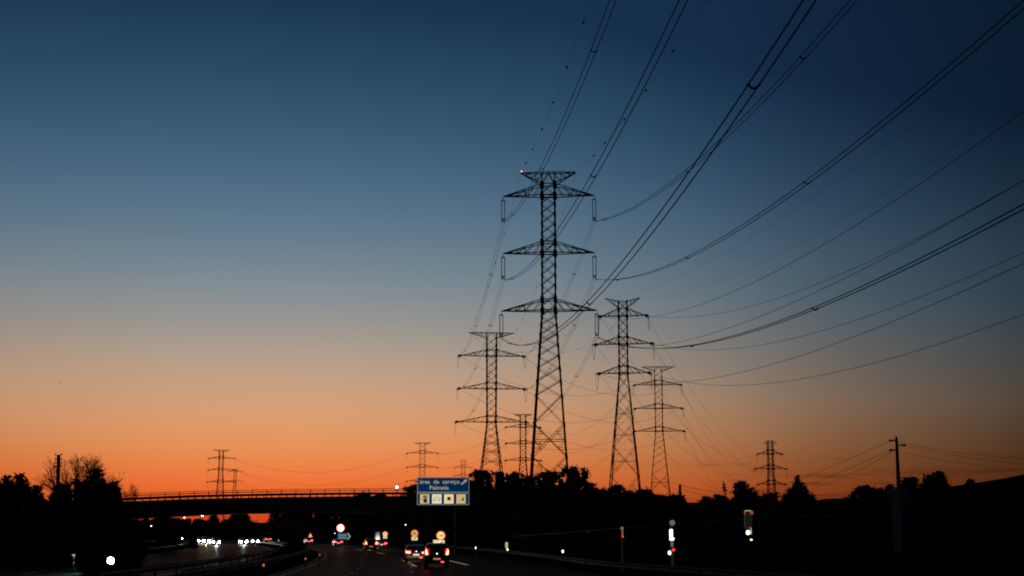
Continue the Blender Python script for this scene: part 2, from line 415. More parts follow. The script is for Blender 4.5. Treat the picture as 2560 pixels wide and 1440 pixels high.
    for (li, sd), (tip, L) in att.items():
        if ins == 'double':
            s = MB(); q = tip + Vector((0, 0, -.1)); ln = hw(560, 62) if True else 4
            s.tube([q, q + Vector((0, 0, -.5))], .05); s.box(q + Vector((0, 0, -.55)), (.62, .14, .12))
            s.tube([q + Vector((0, 0, -.3)), q + Vector((.30, 0, -.72))], .04); s.tube([q + Vector((0, 0, -.3)), q + Vector((-.30, 0, -.72))], .04)
            for e in (-.26, .26):
                s.tube([q + Vector((e, 0, -.6)), q + Vector((e, 0, -ln + .3))], .055, 6)
                for i in range(14):
                    s.disc(q + Vector((e, 0, -.9 - i * (ln - 1.5) / 13)), .085, .05, 8)
                s.ball(q + Vector((e, 0, -.72)), .12, 6)
            so = s.build('insulator_string', M['glassins'], root)
            s = MB(); b = q + Vector((0, 0, -ln))
            for rr_, zz_ in ((.34, .42), (.30, .16)):
                s.tube([b + Vector((math.cos(a) * rr_, math.sin(a) * rr_, zz_)) for a in np.linspace(0, 2 * math.pi, 13)], .055)
            s.box(b + Vector((0, 0, .08)), (.62, .12, .12)); s.tube([b + Vector((-.24, 0, .1)), b + Vector((-.24, 0, -.3))], .06); s.tube([b + Vector((.24, 0, .1)), b + Vector((.24, 0, -.3))], .06)
            c = s.build('corona_ring', M['steel'], so)
            out[(li, sd)] = o + R @ (b + Vector((0, 0, -.2)))
        else:
            s = MB(); ln = 2.2 if t > .1 else 2.6
            for dv in ((.35 * sd, -1, -.16), (.2 * sd, 1, -.16)):
                dv = Vector(dv).normalized(); s.tube([tip, tip + dv * ln], t * .9, 5)
                for i in range(6): s.ball(tip + dv * (ln * (i + 1) / 7), t * 1.3, 5)
            s.box(tip, (t * 5, t * 4, t * 4))
            so = s.build('tension_insulator', M['glassins'], root)
            j = MB(); e0 = tip + Vector((.35 * sd, -1, -.16)).normalized() * ln; e1 = tip + Vector((.2 * sd, 1, -.16)).normalized() * ln
            j.tube([e0.lerp(e1, u) + Vector((0, 0, -3.4 * 4 * u * (1 - u))) for u in np.linspace(0, 1, 9)], .035)
            j.tube([tip + Vector((0, 0, -.1)), (e0 + e1) / 2 + Vector((0, 0, -3.3))], .03)
            j.build('jumper_loop', M['wire'], root)
            out[(li, sd)] = o + R @ tip
    for sd in (-1, 1): out[('e', sd)] = o + R @ Vector((sd * LB, 0, zb_))
    if light:
        s = MB(); q = Vector((-LB + .05, 0, zb_)); s.tube([q, q + Vector((0, 0, .25))], .06); lo = s.build('lamp_stalk', M['steel'], root)
        s = MB(); s.ball(q + Vector((.1, 0, .32)), .12, 8); s.build('warning_light', M['beacon'], root)
        s = MB(); s.tube([Vector((LB - .4, 0, zb_)), Vector((LB - .4, 0, zb_ + .3))], .1); s.build('lamp_stalk', M['steel'], root)
    return out

PA = pylon('largest black lattice pylon in the centre with double hanging insulators and a red light', 1371, 235, math.radians(-3),
           [(490, 113, 114, 28), (633, 114, 114, 27), (777, 119, 119, 27)], ('flat', 432, 69, 461), 777, (16, 16.5), (1190, 46), .18, 'S', 'double', light=True)
PB = pylon('tall lattice pylon just left of the largest pylon, wide arms with hanging loops', 1229, 410, math.radians(6),
           [(890, 79, 79, 15), (972, 81, 81, 15), (1055, 86, 86, 15)], ('flat', 832, 57, 845), 1060, (12, 11), (1175, 25), .16, 'D')
PC = pylon('tall lattice pylon with two raised horns right of the largest pylon', 1557, 330, math.radians(-8),
           [(790, 55, 58, 18), (860, 67, 70, 18), (933, 60, 63, 18)], ('horn', 745, 43, 754), 938, (10.5, 10.5), (1215, 36), .15, 'X', seg=1.25)
PD = pylon('lattice pylon with a flat top standing right of the horned pylon', 1646, 467, math.radians(-5),
           [(962, 58, 54, 11), (1021, 58, 56, 11), (1078, 60, 60, 11)], ('flat', 917, 42, 928), 1080, (9, 9), (1235, 24), .15, 'S')
PE = pylon('thin distant pylon seen between the two tall pylons left of centre', 1307.5, 680, math.radians(4),
           [(1068, 42, 42, 7), (1109, 42, 42, 7), (1151, 43, 43, 7)], ('flat', 1036, 24, 1041), 1152, (7, 7), (1181, 10), .19, 'S')
PF = pylon('small distant pylon rising behind the blue service area sign', 1056, 850, math.radians(4),
           [(1133, 37, 37, 6), (1168, 37, 37, 6), (1203, 38, 38, 6)], ('flat', 1107, 22, 1111), 1204, (6.5, 6.5), (1230, 8), .17, 'S')
PG = pylon('tiny faraway pylon above the right end of the blue sign', 1158.5, 1000, 0,
           [(1169, 20, 20, 6), (1190, 22, 22, 6)], ('hoop', 1154, 9, 1150), 1192, (4, 4), (1230, 6), .14, 'S')
PH = pylon('distant pylon rising above the left half of the bridge', 553, 890, math.radians(4),
           [(1146, 29, 33, 5), (1175, 30, 34, 5), (1205, 31, 35, 5)], ('flat', 1125, 21, 1129), 1180, (5, 5), (1232, 8), .17, 'S')
PI_ = pylon('faint far pylon close behind the pylon above the bridge', 588, 1250, math.radians(4),
           [(1179, 18, 18, 3), (1203, 18, 18, 3)], ('flat', 1173, 9, 1175), 1206, (3, 3), (1240, 4), .14, 'S')
PJ = pylon('small pylon on the right behind the dark trees on the bank', 1926, 690, math.radians(5),
           [(1135, 31, 28, 10), (1172, 38, 38, 10), (1211, 33, 34, 10)], ('hoop', 1109, 17, 1103), 1175, (6, 6), (1236, 9), .19, 'S')

# ------------------------------------------------------------------ wires
def fit(P0, pts, th):
    d = Vector((math.sin(th), -math.cos(th))); n = Vector((d.y, -d.x)); t = []; z = []; w = []
    for p in pts:
        r = ray(*p); kk = (P0.x * n.x + P0.y * n.y) / (r.x * n.x + r.y * n.y)
        q = Vector((0, 0, CH)) + r * kk
        t.append((q.x - P0.x) * d.x + (q.y - P0.y) * d.y); z.append(q.z - P0.z); w.append(1 / kk)
    t, z, w = map(np.array, (t, z, w)); A = np.stack([t, t * t], 1) * w[:, None]
    b, c = np.linalg.lstsq(A, z * w, rcond=None)[0]
    return d, b, c
def tpos(P0, d, p):
    n = Vector((d.y, -d.x)); r = ray(*p); kk = (P0.x * n.x + P0.y * n.y) / (r.x * n.x + r.y * n.y)
    q = Vector((0, 0, CH)) + r * kk; return (q.x - P0.x) * d.x + (q.y - P0.y) * d.y
def spacer(parent, p, side, w, along, big=1.0):
    s = MB(); pts = []
    for u in np.linspace(-1, 1, 7):
        pts.append(p + side * (u * w) + Vector((0, 0, -.16 * (1 - u * u))))
    s.tube(pts, .055 * big, 5)
    for u in (-1, 1): s.tube([p + side * (u * w) - along * .12, p + side * (u * w) + along * .12], .065 * big, 5)
    s.build('spacer', M['wire'], parent)
def near_span(P0, pts, th, label, twin, sp_px=(), ball_px=(), tend=262, r=.036, name='twin_conductor'):
    d, b, c = fit(P0, pts, th); d3 = Vector((d.x, d.y, 0)); side = Vector((d.y, -d.x, 0))
    root = empty(name, P0, 0, label, 'power line', 'overhead wires of the power lines')
    def pt(t): return Vector((d.x * t, d.y * t, b * t + c * t * t))
    ts = np.linspace(0, tend, 60)
    for sd in ((-1, 1) if twin else (0,)):
        m = MB(); m.tube([pt(t) + side * (.24 * sd) * min(1, .35 + t / 12) for t in ts], r, 5); m.build('conductor', M['wire'], root, True)
    for p in sp_px: t = tpos(P0, d, p); spacer(root, pt(t), side, .24, d3)
    for p in ball_px:
        t = tpos(P0, d, p); m = MB(); m.ball(pt(t), .15, 10); m.build('marker_ball', M['ball'], root, True)
T4, T5 = math.radians(4), math.radians(5)
near_span(PA[(0, -1)], [(1289, 537), (1355, 415), (1484, 125), (1533, 0)], T4, 'twin wire from the upper left arm of the largest pylon to the top edge', True, [(1282, 540), (1355, 415), (1484, 125)])
near_span(PA[(1, -1)], [(1350, 640), (1484, 437), (1617, 190), (1708, 0)], T4, 'twin wire from the middle left arm of the largest pylon rising past its top', True, [(1280, 703), (1484, 437)])
near_span(PA[(2, -1)], [(1350, 853), (1474, 757), (1620, 585), (1800, 330), (1884, 215), (2025, 0)], T4, 'thickest twin wire, from the lowest left arm of the largest pylon', True, [(1275, 868), (1474, 757), (1884, 215)], r=.038)
near_span(PA[(0, 1)], [(1540, 543), (1620, 495), (1720, 425), (1860, 300), (2008, 140), (2135, 0)], T4, 'twin wire leaving the upper right arm of the largest pylon', True, [(1512, 551), (1720, 425), (2008, 140)])
near_span(PA[(1, 1)], [(1543, 705), (1620, 685), (1720, 642), (1860, 562), (2018, 452), (2300, 235), (2555, 15)], T4, 'twin wire from the middle right arm of the largest pylon to the top right corner', True, [(1543, 705), (1720, 642), (2018, 452)])
near_span(PA[(2, 1)], [(1600, 873), (1730, 865), (1880, 825), (2038, 770), (2300, 650), (2555, 520)], T4, 'twin wire from the lowest right arm of the largest pylon sagging to the right edge', True, [(1730, 865), (2038, 770)], r=.038)
bl = [(1315, 410), (1332, 374), (1355, 322), (1383, 255), (1417, 170), (1458, 55)]
near_span(PA[('e', -1)], bl + [(1478, 0)], T4, 'thin earth wire with round marker balls from the lit end of the top beam', False, (), bl, r=.012, name='earth_wire')
bl = [(1484, 398), (1512, 358), (1561, 298), (1615, 222), (1683, 125), (1767, 0)]
near_span(PA[('e', 1)], bl, T4, 'thin earth wire with marker balls from the right end of the largest pylon top', False, (), bl, r=.012, name='earth_wire')
near_span(PC[('e', -1)], [(1720, 680), (2030, 500), (2330, 270), (2560, 100)], T5, 'faint earth wire from the left horn of the horned pylon', False, r=.013, name='earth_wire', tend=300)
near_span(PC[('e', 1)], [(1800, 700), (2000, 610), (2180, 500), (2560, 245)], T5, 'faint earth wire from the right horn of the horned pylon', False, r=.013, name='earth_wire', tend=300)
for (li, sd), pts, lb in (((0, -1), [(1750, 755), (1920, 690), (2060, 620), (2230, 500), (2560, 278)], 'near single wire from the upper left arm of the horned pylon'),
                          ((0, 1), [(1700, 795), (1800, 782), (2000, 725), (2200, 640), (2400, 545), (2560, 447)], 'near single wire from the upper right arm of the horned pylon'),
                          ((1, -1), [(1780, 835), (1950, 770), (2200, 650), (2470, 502), (2560, 452)], 'near single wire from the middle left arm of the horned pylon'),
                          ((1, 1), [(1750, 876), (1900, 862), (2100, 815), (2300, 740), (2560, 632)], 'near single wire from the middle right arm of the horned pylon'),
                          ((2, -1), [(1700, 958), (1800, 945), (2000, 890), (2200, 810), (2400, 730), (2560, 662)], 'near single wire from the lowest left arm of the horned pylon'),
                          ((2, 1), [(1700, 960), (1800, 963), (1950, 952), (2200, 905), (2400, 840), (2560, 787)], 'lowest wire on the right, from the lowest right arm of the horned pylon')):
    near_span(PC[(li, sd)], pts, T5, lb, False, r=.030, name='single_conductor', tend=300)
def far_span(A, B, sag, label, r=.03, twin=False, nsp=0, nballs=0, name='single_conductor'):
    A, B = Vector(A), Vector(B); r *= 1.15; root = empty(name, A, 0, label, 'power line', 'overhead wires of the power lines')
    d = (B - A); dn = Vector((d.x, d.y, 0)).normalized(); side = Vector((dn.y, -dn.x, 0))
    def pt(u): return d * u + Vector((0, 0, -4 * sag * u * (1 - u)))
    for sd in ((-1, 1) if twin else (0,)):
        m = MB(); m.tube([pt(u) + side * .24 * sd for u in np.linspace(0, 1, 26)], r, 5); m.build('conductor', M['wire'], root, True)
    for i in range(nsp): spacer(root, pt((i + .6) / (nsp + .2)), side, .24, dn, 1.3)
    for i in range(nballs):
        m = MB(); m.ball(pt((i + .5) / nballs), .14, 8); m.build('marker_ball', M['ball'], root, True)
LV = ['upper', 'middle', 'lowest']; SD = {-1: 'left', 1: 'right'}
for li in range(3):
    for sd in (-1, 1):
        far_span(PA[(li, sd)], PB[(li, sd)], 4.5, f'twin wire running back from the {LV[li]} {SD[sd]} arm of the largest pylon', .022, True, 3)
        far_span(PB[(li, sd)], PD[(li, sd)], 7.0, f'thin wire going right from the {LV[li]} {SD[sd]} arm of the wide armed pylon', .03)
        far_span(PC[(li, sd)], PJ[(li, sd)], 13, f'faint wire falling rightward behind from the {LV[li]} {SD[sd]} arm of the horned pylon', .024)
        far_span(PF[(li, -1)] if sd < 0 else PF[(li, 1)], PH[(li, 1)] if sd < 0 else PE[(li, -1)], 10 if sd < 0 else 4,
                 f'faint wire from the {LV[li]} {SD[sd]} arm of the pylon behind the sign', .045)
    far_span(PE[(li, 1)], PD[(li, -1)], 9, f'thin wire climbing from the {LV[li]} right arm of the thin distant pylon to the right', .032)
    far_span(PD[(li, 1)], PJ[(li, -1)], 14, f'faint wire falling from the {LV[li]} right arm of the flat topped pylon', .026)
for sd in (-1, 1):
    far_span(PA[('e', sd)], PB[('e', sd)], 3, f'earth wire with small balls going back from the {SD[sd]} top of the largest pylon', .012, False, 0, 7, 'earth_wire')
    far_span(PB[('e', sd)], PC[('e', sd)], 9, f'earth wire from the {SD[sd]} top of the wide armed pylon', .014, False, 0, 8, 'earth_wire')

# ------------------------------------------------------------------ wooden and concrete poles
def leaning(px0, y0, px1, y1, Y, r0, r1, name, label, cat, extra=None, m='wood', n=8):
    A, B = P(px0, y0, Y), P(px1, y1, Y); A.z = min(A.z, H(A.x, Y)) - .1
    root = empty(name, (A.x, A.y, A.z), 0, label, cat)
    s = MB(); s.tube([A - A, B - A], r0, n, r1); s.build('pole_shaft', M[m], root)
    if extra: extra(root, A, B)
    return root, A, B
def arms_K(root, A, B):
    for px, py, sd in ((2227, 1101, -1), (2260, 1113, 1), (2227, 1125, -1)):
        q = P(px, py, 132) - A; q0 = P(2243, py, 132) - A
        s = MB(); s.tube([q0, q + Vector((0, 0, .03))], .05, 6); a = s.build('bracket_arm', M['steel'], root)
        s = MB(); s.tube([q + Vector((.18 * -sd, 0, 0)), q + Vector((.12 * sd, 0, -.02))], .09, 8); s.ball(q + Vector((.05 * sd, 0, -.02)), .13, 8, (1, 1, 1)); s.build('pole_insulator', M['glassins'], a)
leaning(2248, 1240, 2241, 1092, 132, .22, .12, 'utility_pole', 'tall concrete utility pole with three side arms on the right bank', 'pole', arms_K)
KL = [P(2227, 1101, 132), P(2227, 1125, 132), P(2260, 1113, 132)]
for i, (a, b, e) in enumerate(((KL[0], P(1700, 1240, 420), P(2760, 1150, 128)), (KL[1], P(1700, 1262, 420), P(2760, 1180, 128)), (KL[2], P(1900, 1215, 400), P(2760, 1165, 128)))):
    nm = ('upper', 'lowest', 'middle')[i]
    far_span(a, b, 3.0, f'thin cable running left from the {nm} arm of the concrete utility pole', .016)
    far_span(a, e, .6, f'thin cable running right from the {nm} arm of the concrete utility pole', .012)
def arms_L(root, A, B):
    t = B - A
    for i, dz in enumerate((.05, .55, .95, 1.35)):
        for sd in (-1, 1):
            s = MB(); q = t - Vector((0, 0, dz)); s.tube([q, q + Vector((sd * .38, 0, .05 + .08 * (sd > 0)))], .03, 5); s.tube([q + Vector((sd * .36, 0, .0)), q + Vector((sd * .36, 0, .22))], .055, 6); s.build('bracket_arm', M['steel'], root)
leaning(147, 1250, 146.5, 1137, 158, .24, .2, 'utility_pole', 'thick dark pole with small brackets in front of the bare tree', 'pole', arms_L)
leaning(294, 1250, 293, 1201, 172, .13, .11, 'utility_pole', 'thin short post between the left trees and the bridge end', 'pole')
leaning(1700, 1262, 1700, 1211, 190, .22, .17, 'utility_pole', 'short dark pole sticking up at the right end of the tree line', 'pole')
leaning(2311, 1225, 2310, 1184, 175, .14, .11, 'utility_pole', 'thin pole between two ragged trees on the right bank', 'pole')
far_span(P(1700, 1214, 190), P(2310, 1196, 175), 1.8, 'low sagging cable between the short pole and the thin bank pole', .02)
far_span(P(1700, 1222, 190), P(2310, 1204, 175), 2.4, 'lower sagging cable between the short pole and the thin bank pole', .02)

# ------------------------------------------------------------------ overpass
YB = 220.0
def yrail(x): return np.interp(x, [200, 300, 480, 700, 900, 1010, 1150, 1450], [1240.5, 1235.5, 1228.5, 1224, 1221.8, 1221.5, 1222, 1226])
def ybot(x): return np.interp(x, [200, 330, 460, 570, 700, 900, 1100, 1450], [1303, 1296, 1289, 1284.5, 1281.5, 1280, 1280, 1284])
bridge = empty('bridge', (-30, YB, 0), 0, 'dark concrete overpass with pipe railings crossing above the motorway', 'bridge')
boff = Vector((-30, YB, 0))
xs = list(range(215, 1441, 25))
def bz(x, y): return P(x, y, YB)
def slab(f0, f1, y0, y1, m, name, parent=bridge):
    s = MB(); V = []
    for x in xs:
        a, b = bz(x, f0(x)), bz(x, f1(x))
        for yy in (y0, y1): V += [(a.x, YB + yy, a.z), (b.x, YB + yy, b.z)]
    Fc = []
    for i in range(len(xs) - 1):
        q = i * 4; r = q + 4
        Fc += [(q, r, r + 1, q + 1), (q + 2, q + 3, r + 3, r + 2), (q, q + 2, r + 2, r), (q + 1, r + 1, r + 3, q + 3)]
    Fc += [(0, 1, 3, 2), (len(V) - 4, len(V) - 2, len(V) - 1, len(V) - 3)]
    s.add(V, Fc); return s.build(name, m, parent, off=boff)
slab(lambda x: yrail(x) + 18.5, lambda x: ybot(x) - 8, 0, 8, M['conc'], 'deck')
slab(lambda x: ybot(x) - 8.1, lambda x: ybot(x), 1.4, 6.8, M['conc'], 'deck_girder')
slab(lambda x: yrail(x) + 9.0, lambda x: yrail(x) + 14.2, .02, .25, M['rail'], 'crash_barrier_beam')
for nm, dy, r in (('rail_pipe', 0, .04), ('rail_pipe', 4.2, .03)):
    s = MB(); s.tube([bz(x, yrail(x) + dy) + Vector((0, .12, 0)) for x in xs], r, 6); s.build(nm, M['rail'], bridge, off=boff)
    s = MB(); s.tube([bz(x, yrail(x) + dy + (1.5 if dy else 1)) + Vector((0, 7.8, 0)) for x in xs], r, 6); s.build(nm, M['rail'], bridge, off=boff)
slab(lambda x: yrail(x) + 8.6, lambda x: yrail(x) + 11.4, 7.7, 7.9, M['rail'], 'crash_barrier_beam')
for i, x in enumerate(np.arange(230, 1420, 36.4)):
    s = MB(); a = bz(x, yrail(x) - .4); b = bz(x - .3, yrail(x) + 19)
    s.tube([a + Vector((0, .14, 0)), b + Vector((0, .14, 0))], .06, 5); s.build('railing_post', M['rail'], bridge, off=boff)
for i, x in enumerate(np.arange(222, 1420, 19.0)):
    s = MB(); b = bz(x, yrail(x) + 19); a = bz(x, yrail(x) + 13)
    s.box((a + b) / 2 + Vector((0, .35, 0)), (.14, .16, (a - b).length)); s.build('barrier_post', M['rail'], bridge, off=boff)
for px, hwp in ((396, 14), (726, 14), (1150, 14)):
    s = MB(); X = P(px, 1330, YB).x; zt = P(px, ybot(px), YB).z
    s.box((X, YB + 5.5, (zt - .5) / 2 - .2), (1.75, 5.4, zt + .2)); s.box((X, YB + 5.5, zt - .30), (2.6, 6.6, .5))
    s.build('pier', M['conc'], bridge, off=boff)

# ------------------------------------------------------------------ street lamps
def street_lamp(px, py, Y, label, r, m='lamp', ground=None, side=1, tall=True):
    L = P(px, py, Y); X = L.x + side * (1.3 if tall else .25); zg = H(X, Y) if ground is None else ground
    root = empty('street_lamp', (X, Y, zg), 0, label, 'street lamp', 'lit street lamps around the overpass')
    h = L.z - zg
    s = MB(); s.tube([(0, 0, 0), (0, 0, h + .1)], .09, 8, .05); s.build('lamp_pole', M['steel'], root)
    s = MB(); s.tube([(0, 0, h), (L.x - X, 0, h + .12)], .04, 6); s.build('lamp_arm', M['steel'], root)
    s = MB(); s.ball((L.x - X, 0, h + .1), r * 1.1, 10, (1.2, .8, .4)); hd = s.build('lamp_head', M['steel'], root, True)
    s = MB(); s.ball((L.x - X, -.05, h - .02), r, 10, (1, .8, .9)); s.build('lamp_bulb', M[m], hd, True)
street_lamp(992, 1217, 226, 'bright white lamp on the bridge left of the blue sign', .17, ground=P(992, 1243, 226).z, side=-.1)
street_lamp(950, 1233, 300, 'small lamp glinting just above the bridge deck', .13, 'lampdim')
street_lamp(506, 1288.5, 330, 'small lamp under the bridge edge, rightmost of four', .20, 'lamp')
street_lamp(461, 1293.5, 420, 'small lamp under the bridge, second from the right of four', .20, 'lampdim', side=-1)
street_lamp(438, 1312, 430, 'small lamp right of the bridge pier above a white headlight', .18, 'lampdim', side=-1)
street_lamp(378, 1315, 430, 'small lamp seen left of the bridge pier', .18, 'lampdim', side=-1)
street_lamp(1014, 1312, 250, 'dim grey lamp in the dark above the round speed signs', .09, 'lampdim')
street_lamp(837, 1333, 330, 'dim lamp left of the blue arrow sign', .08, 'lampdim')

# ------------------------------------------------------------------ signs
def text_mesh(txt, w, h, cx, cz, y, m, parent, name='lettering', bold=.0):
    cu = bpy.data.curves.new('text', 'FONT'); cu.body = txt; cu.size = 1; cu.extrude = .01; cu.offset = bold; cu.align_x = 'CENTER'
    ob = bpy.data.objects.new('text', cu); COL.objects.link(ob)
    bpy.context.view_layer.update()
    me = bpy.data.meshes.new_from_object(ob.evaluated_get(bpy.context.evaluated_depsgraph_get()))
    bpy.data.objects.remove(ob)
    vs = np.array([v.co[:] for v in me.vertices]); lo, hi = vs.min(0), vs.max(0)
    s = np.array([w / (hi[0] - lo[0]), h / (hi[1] - lo[1])]); c = (lo + hi) / 2
    for v in me.vertices:
        x, yy, zz = v.co; v.co = (cx + (x - c[0]) * s[0], y - zz, cz + (yy - c[1]) * s[1])
    me.name = name; me.materials.clear(); me.materials.append(m)
    o = bpy.data.objects.new(name, me); COL.objects.link(o); o.parent = parent; return o
YS = 147.0; zS = P(1108, 1336, YS)
SX = P(1108, 1228, YS).x; SZ = P(1108, 1228, YS).z; sp_ = span_px(1108, 1228, 1, YS)
sign = empty('service_area_sign', (SX, YS, 0), 0, 'large blue motorway sign reading area de servico Palmela with four pictograms', 'road sign')
def sx(px): return (px - 1108.2) * sp_
def sz(py): return SZ - (py - 1228) * sp_
def panel(name, x0, x1, y0, y1, yf, yb, m, parent=sign):
    s = MB(); s.box(((sx(x0) + sx(x1)) / 2, (yf + yb) / 2, (sz(y0) + sz(y1)) / 2), (sx(x1) - sx(x0), abs(yb - yf), sz(y0) - sz(y1))); return s.build(name, m, parent)
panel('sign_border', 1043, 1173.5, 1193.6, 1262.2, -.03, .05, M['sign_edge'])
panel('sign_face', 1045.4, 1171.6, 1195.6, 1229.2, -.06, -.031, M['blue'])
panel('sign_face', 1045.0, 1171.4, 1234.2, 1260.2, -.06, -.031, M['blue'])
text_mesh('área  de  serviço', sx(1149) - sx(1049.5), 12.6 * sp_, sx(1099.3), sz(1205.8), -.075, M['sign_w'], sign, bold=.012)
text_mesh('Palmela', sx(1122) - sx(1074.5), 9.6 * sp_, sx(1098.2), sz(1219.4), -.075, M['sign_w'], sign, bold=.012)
s = MB(); a = (1151.8, 1211.2); pts = []
for u, v in ((0, 1.9), (11.5, 1.9), (11.5, 4.6), (20, 0), (11.5, -4.6), (11.5, -1.9), (0, -1.9)):
    c_, s_ = math.cos(math.radians(40)), math.sin(math.radians(40)); pts.append((sx(a[0] + 1.6 + u * c_ - v * s_), sz(a[1] - (u * s_ + v * c_))))
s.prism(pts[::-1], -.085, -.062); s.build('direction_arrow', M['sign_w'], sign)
pans = [(1050.8, 1073.7, 'sign_pan_d'), (1080.5, 1104.4, 'sign_pan_c'), (1110.7, 1134.4, 'sign_pan'), (1141.2, 1164.5, 'sign_pan_d')]
for i, (x0, x1, m) in enumerate(pans):
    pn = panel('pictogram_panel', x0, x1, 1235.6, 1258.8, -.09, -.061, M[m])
    cx = (x0 + x1) / 2; s = MB(); yy = (-.11, -.0905)
    def R(x0, x1, y0, y1): s.prism([(sx(cx + x0), sz(1247 + y0)), (sx(cx + x1), sz(1247 + y0)), (sx(cx + x1), sz(1247 + y1)), (sx(cx + x0), sz(1247 + y1))], *yy)
    if i == 0:      # fuel pump with window and hose
        R(-3, 6, 1, 9); R(-3, -1.6, -7.5, 1); R(4.6, 6, -7.5, 1); R(-3, 6, -8.5, -7); R(-6.5, -5.6, -5, 5); R(-6.5, -3, -6, -5); R(-4, 7, 8.3, 9.3)
        s.build('fuel_pump_pictogram', M['ink'], pn); s = MB(); R(-1.4, 4.4, -6.8, .8); s.build('fuel_pump_window', M['ink_g'], pn)
    elif i == 1:    # outlined car / wash
        pts = [(-9, 2), (-7, 0), (-4.5, -3.5), (3, -4), (6, -1), (9, 0), (9, 3)]
        for (p, q) in zip(pts, pts[1:]): s.tube([(sx(cx + p[0]), -.1, sz(1247 + p[1])), (sx(cx + q[0]), -.1, sz(1247 + q[1]))], .045)
        for e in (-5, 5): s.tube([(sx(cx + e) + math.cos(t) * .09, -.1, sz(1250.5) + math.sin(t) * .09) for t in np.linspace(0, 6.28, 9)], .035)
        s.tube([(sx(cx - 3), -.1, sz(1250)), (sx(cx + 3), -.1, sz(1250))], .02); s.build('car_pictogram', M['ink_g'], pn)
    elif i == 2:    # cup on a saucer
        R(-4, 3.8, -4.5, 3.4); R(3.8, 5.6, -3, -2); R(5, 5.8, -3, 1.2); R(3.8, 5.6, .6, 1.4); s.build('cup_pictogram', M['ink'], pn)
        s = MB(); R(-7.5, 7.5, 5.4, 6.4); s.build('saucer_pictogram', M['ink_g'], pn)
    else:           # tree and picnic table
        s.prism([(sx(cx + 2.2), sz(1251)), (sx(cx + 5), sz(1240.5)), (sx(cx + 7.8), sz(1251))][::-1], *yy); R(4.5, 5.5, 4, 6); s.build('tree_pictogram', M['ink'], pn)
        s = MB(); R(-9, 2, 3.4, 4.1); R(-8, -7.5, 4, 7); R(0, .5, 4, 7); s.build('table_pictogram', M['ink_g'], pn)
for px in (1137,):
    s = MB(); s.tube([(sx(px), .3, -.2), (sx(px), .3, sz(1196))], .11, 10, .09); s.build('sign_post', M['black'], sign)
for py in (1204, 1250): s = MB(); s.box((sx(1108), .13, sz(py)), (5.0, .1, .1)); s.build('sign_rail', M['steel'], sign)

def post_sign(name, px, Y, label, zbot=0, cat='road sign', grp=None):
    X = P(px, 1336, Y).x; zg = H(X, Y); return empty(name, (X, Y, zg), 0, label, cat, grp), X, zg
def speed_sign(px, py, rpx, Y, num, label, m='s_or', plates=(), numsize=1.0, rw=.24):
    root, X, zg = post_sign('speed_limit_sign', px, Y, label); sc = span_px(px, py, 1, Y); z = P(px, py, Y).z - zg; r = rpx * sc
    zb = min([z - r] + [P(px, q[1], Y).z - zg for q in plates])
    s = MB(); s.tube([(0, .06, -.1), (0, .06, z + r * .6)], .045, 8); s.build('sign_post', M['steel'], root)
    s = MB(); s.disc((0, 0, z), r, .03); s.build('sign_rim', M['s_rim'], root)
    s = MB(); s.disc((0, -.022, z), r * (1 - rw), .012); f = s.build('sign_face', M[m], root)
    if num: text_mesh(num, r * (.5 if len(num) == 2 else .8) * numsize * 1.5 * .9, r * .62 * numsize, 0, z, -.035, M['ink'], f, 'number', .02)
    for cxp, cyp, wp, hp, kind, pm in plates:
        xx = (cxp - px) * sc; zz = P(px, cyp, Y).z - zg; w, h = wp * sc, hp * sc
        s = MB(); s.box((xx, 0, zz), (w, .03, h)); pl = s.build('sub_plate', M[pm], root)
        if kind == 'arrow':
            s = MB(); pts = []
            for u, v in ((-.34, .055), (.12, .055), (.12, .16), (.38, 0), (.12, -.16), (.12, -.055), (-.34, -.055)):
                c_, s_ = math.cos(.6), math.sin(.6); pts.append((xx + (u * c_ - v * s_) * w, zz + (u * s_ + v * c_) * w))
            s.prism(pts[::-1], -.035, -.016); s.build('arrow', M['ink'], pl)
        elif kind == 'text': text_mesh('200 m', w * .8, h * .32, xx, zz + h * .25, -.03, M['ink'], pl, 'lettering', .01)
speed_sign(1102, 1339, 11, 140, '100', 'largest round orange speed sign 100 right of the others, above the dark car', 's_or', ((1103.5, 1356, 15.5, 10.5, 'arrow', 's_pan'), (1089, 1356, 11.5, 11.5, 'text', 's_pan')), 1.0)
speed_sign(1036.5, 1333.5, 9, 175, '80', 'round orange speed sign 80 with an arrow plate, left of the largest one', 's_or2', ((1036.5, 1346.5, 15, 8.5, 'arrow', 's_pan'),), 1.0)
speed_sign(963, 1335, 6.2, 250, '60', 'small round orange speed sign 60 beside the striped blue sign', 's_or2', ((963, 1343.8, 10, 4.5, 'arrow', 's_or2'),), .9)
# lit red and white disc
root, X, zg = post_sign('lit_disc_sign', 851, 262, 'glowing white disc sign with a red rim above the blue arrow sign')
sc = span_px(851, 1320, 1, 262); z = P(851, 1320, 262).z - zg
s = MB(); s.tube([(0, .08, -.1), (0, .08, z)], .05, 8); s.build('sign_post', M['steel'], root)
s = MB(); s.disc((0, 0, z), 9.6 * sc, .06); s.build('sign_rim', M['led_rim'], root)
s = MB(); s.disc((0, -.045, z), 7.6 * sc, .02); s.build('sign_face', M['led'], root)
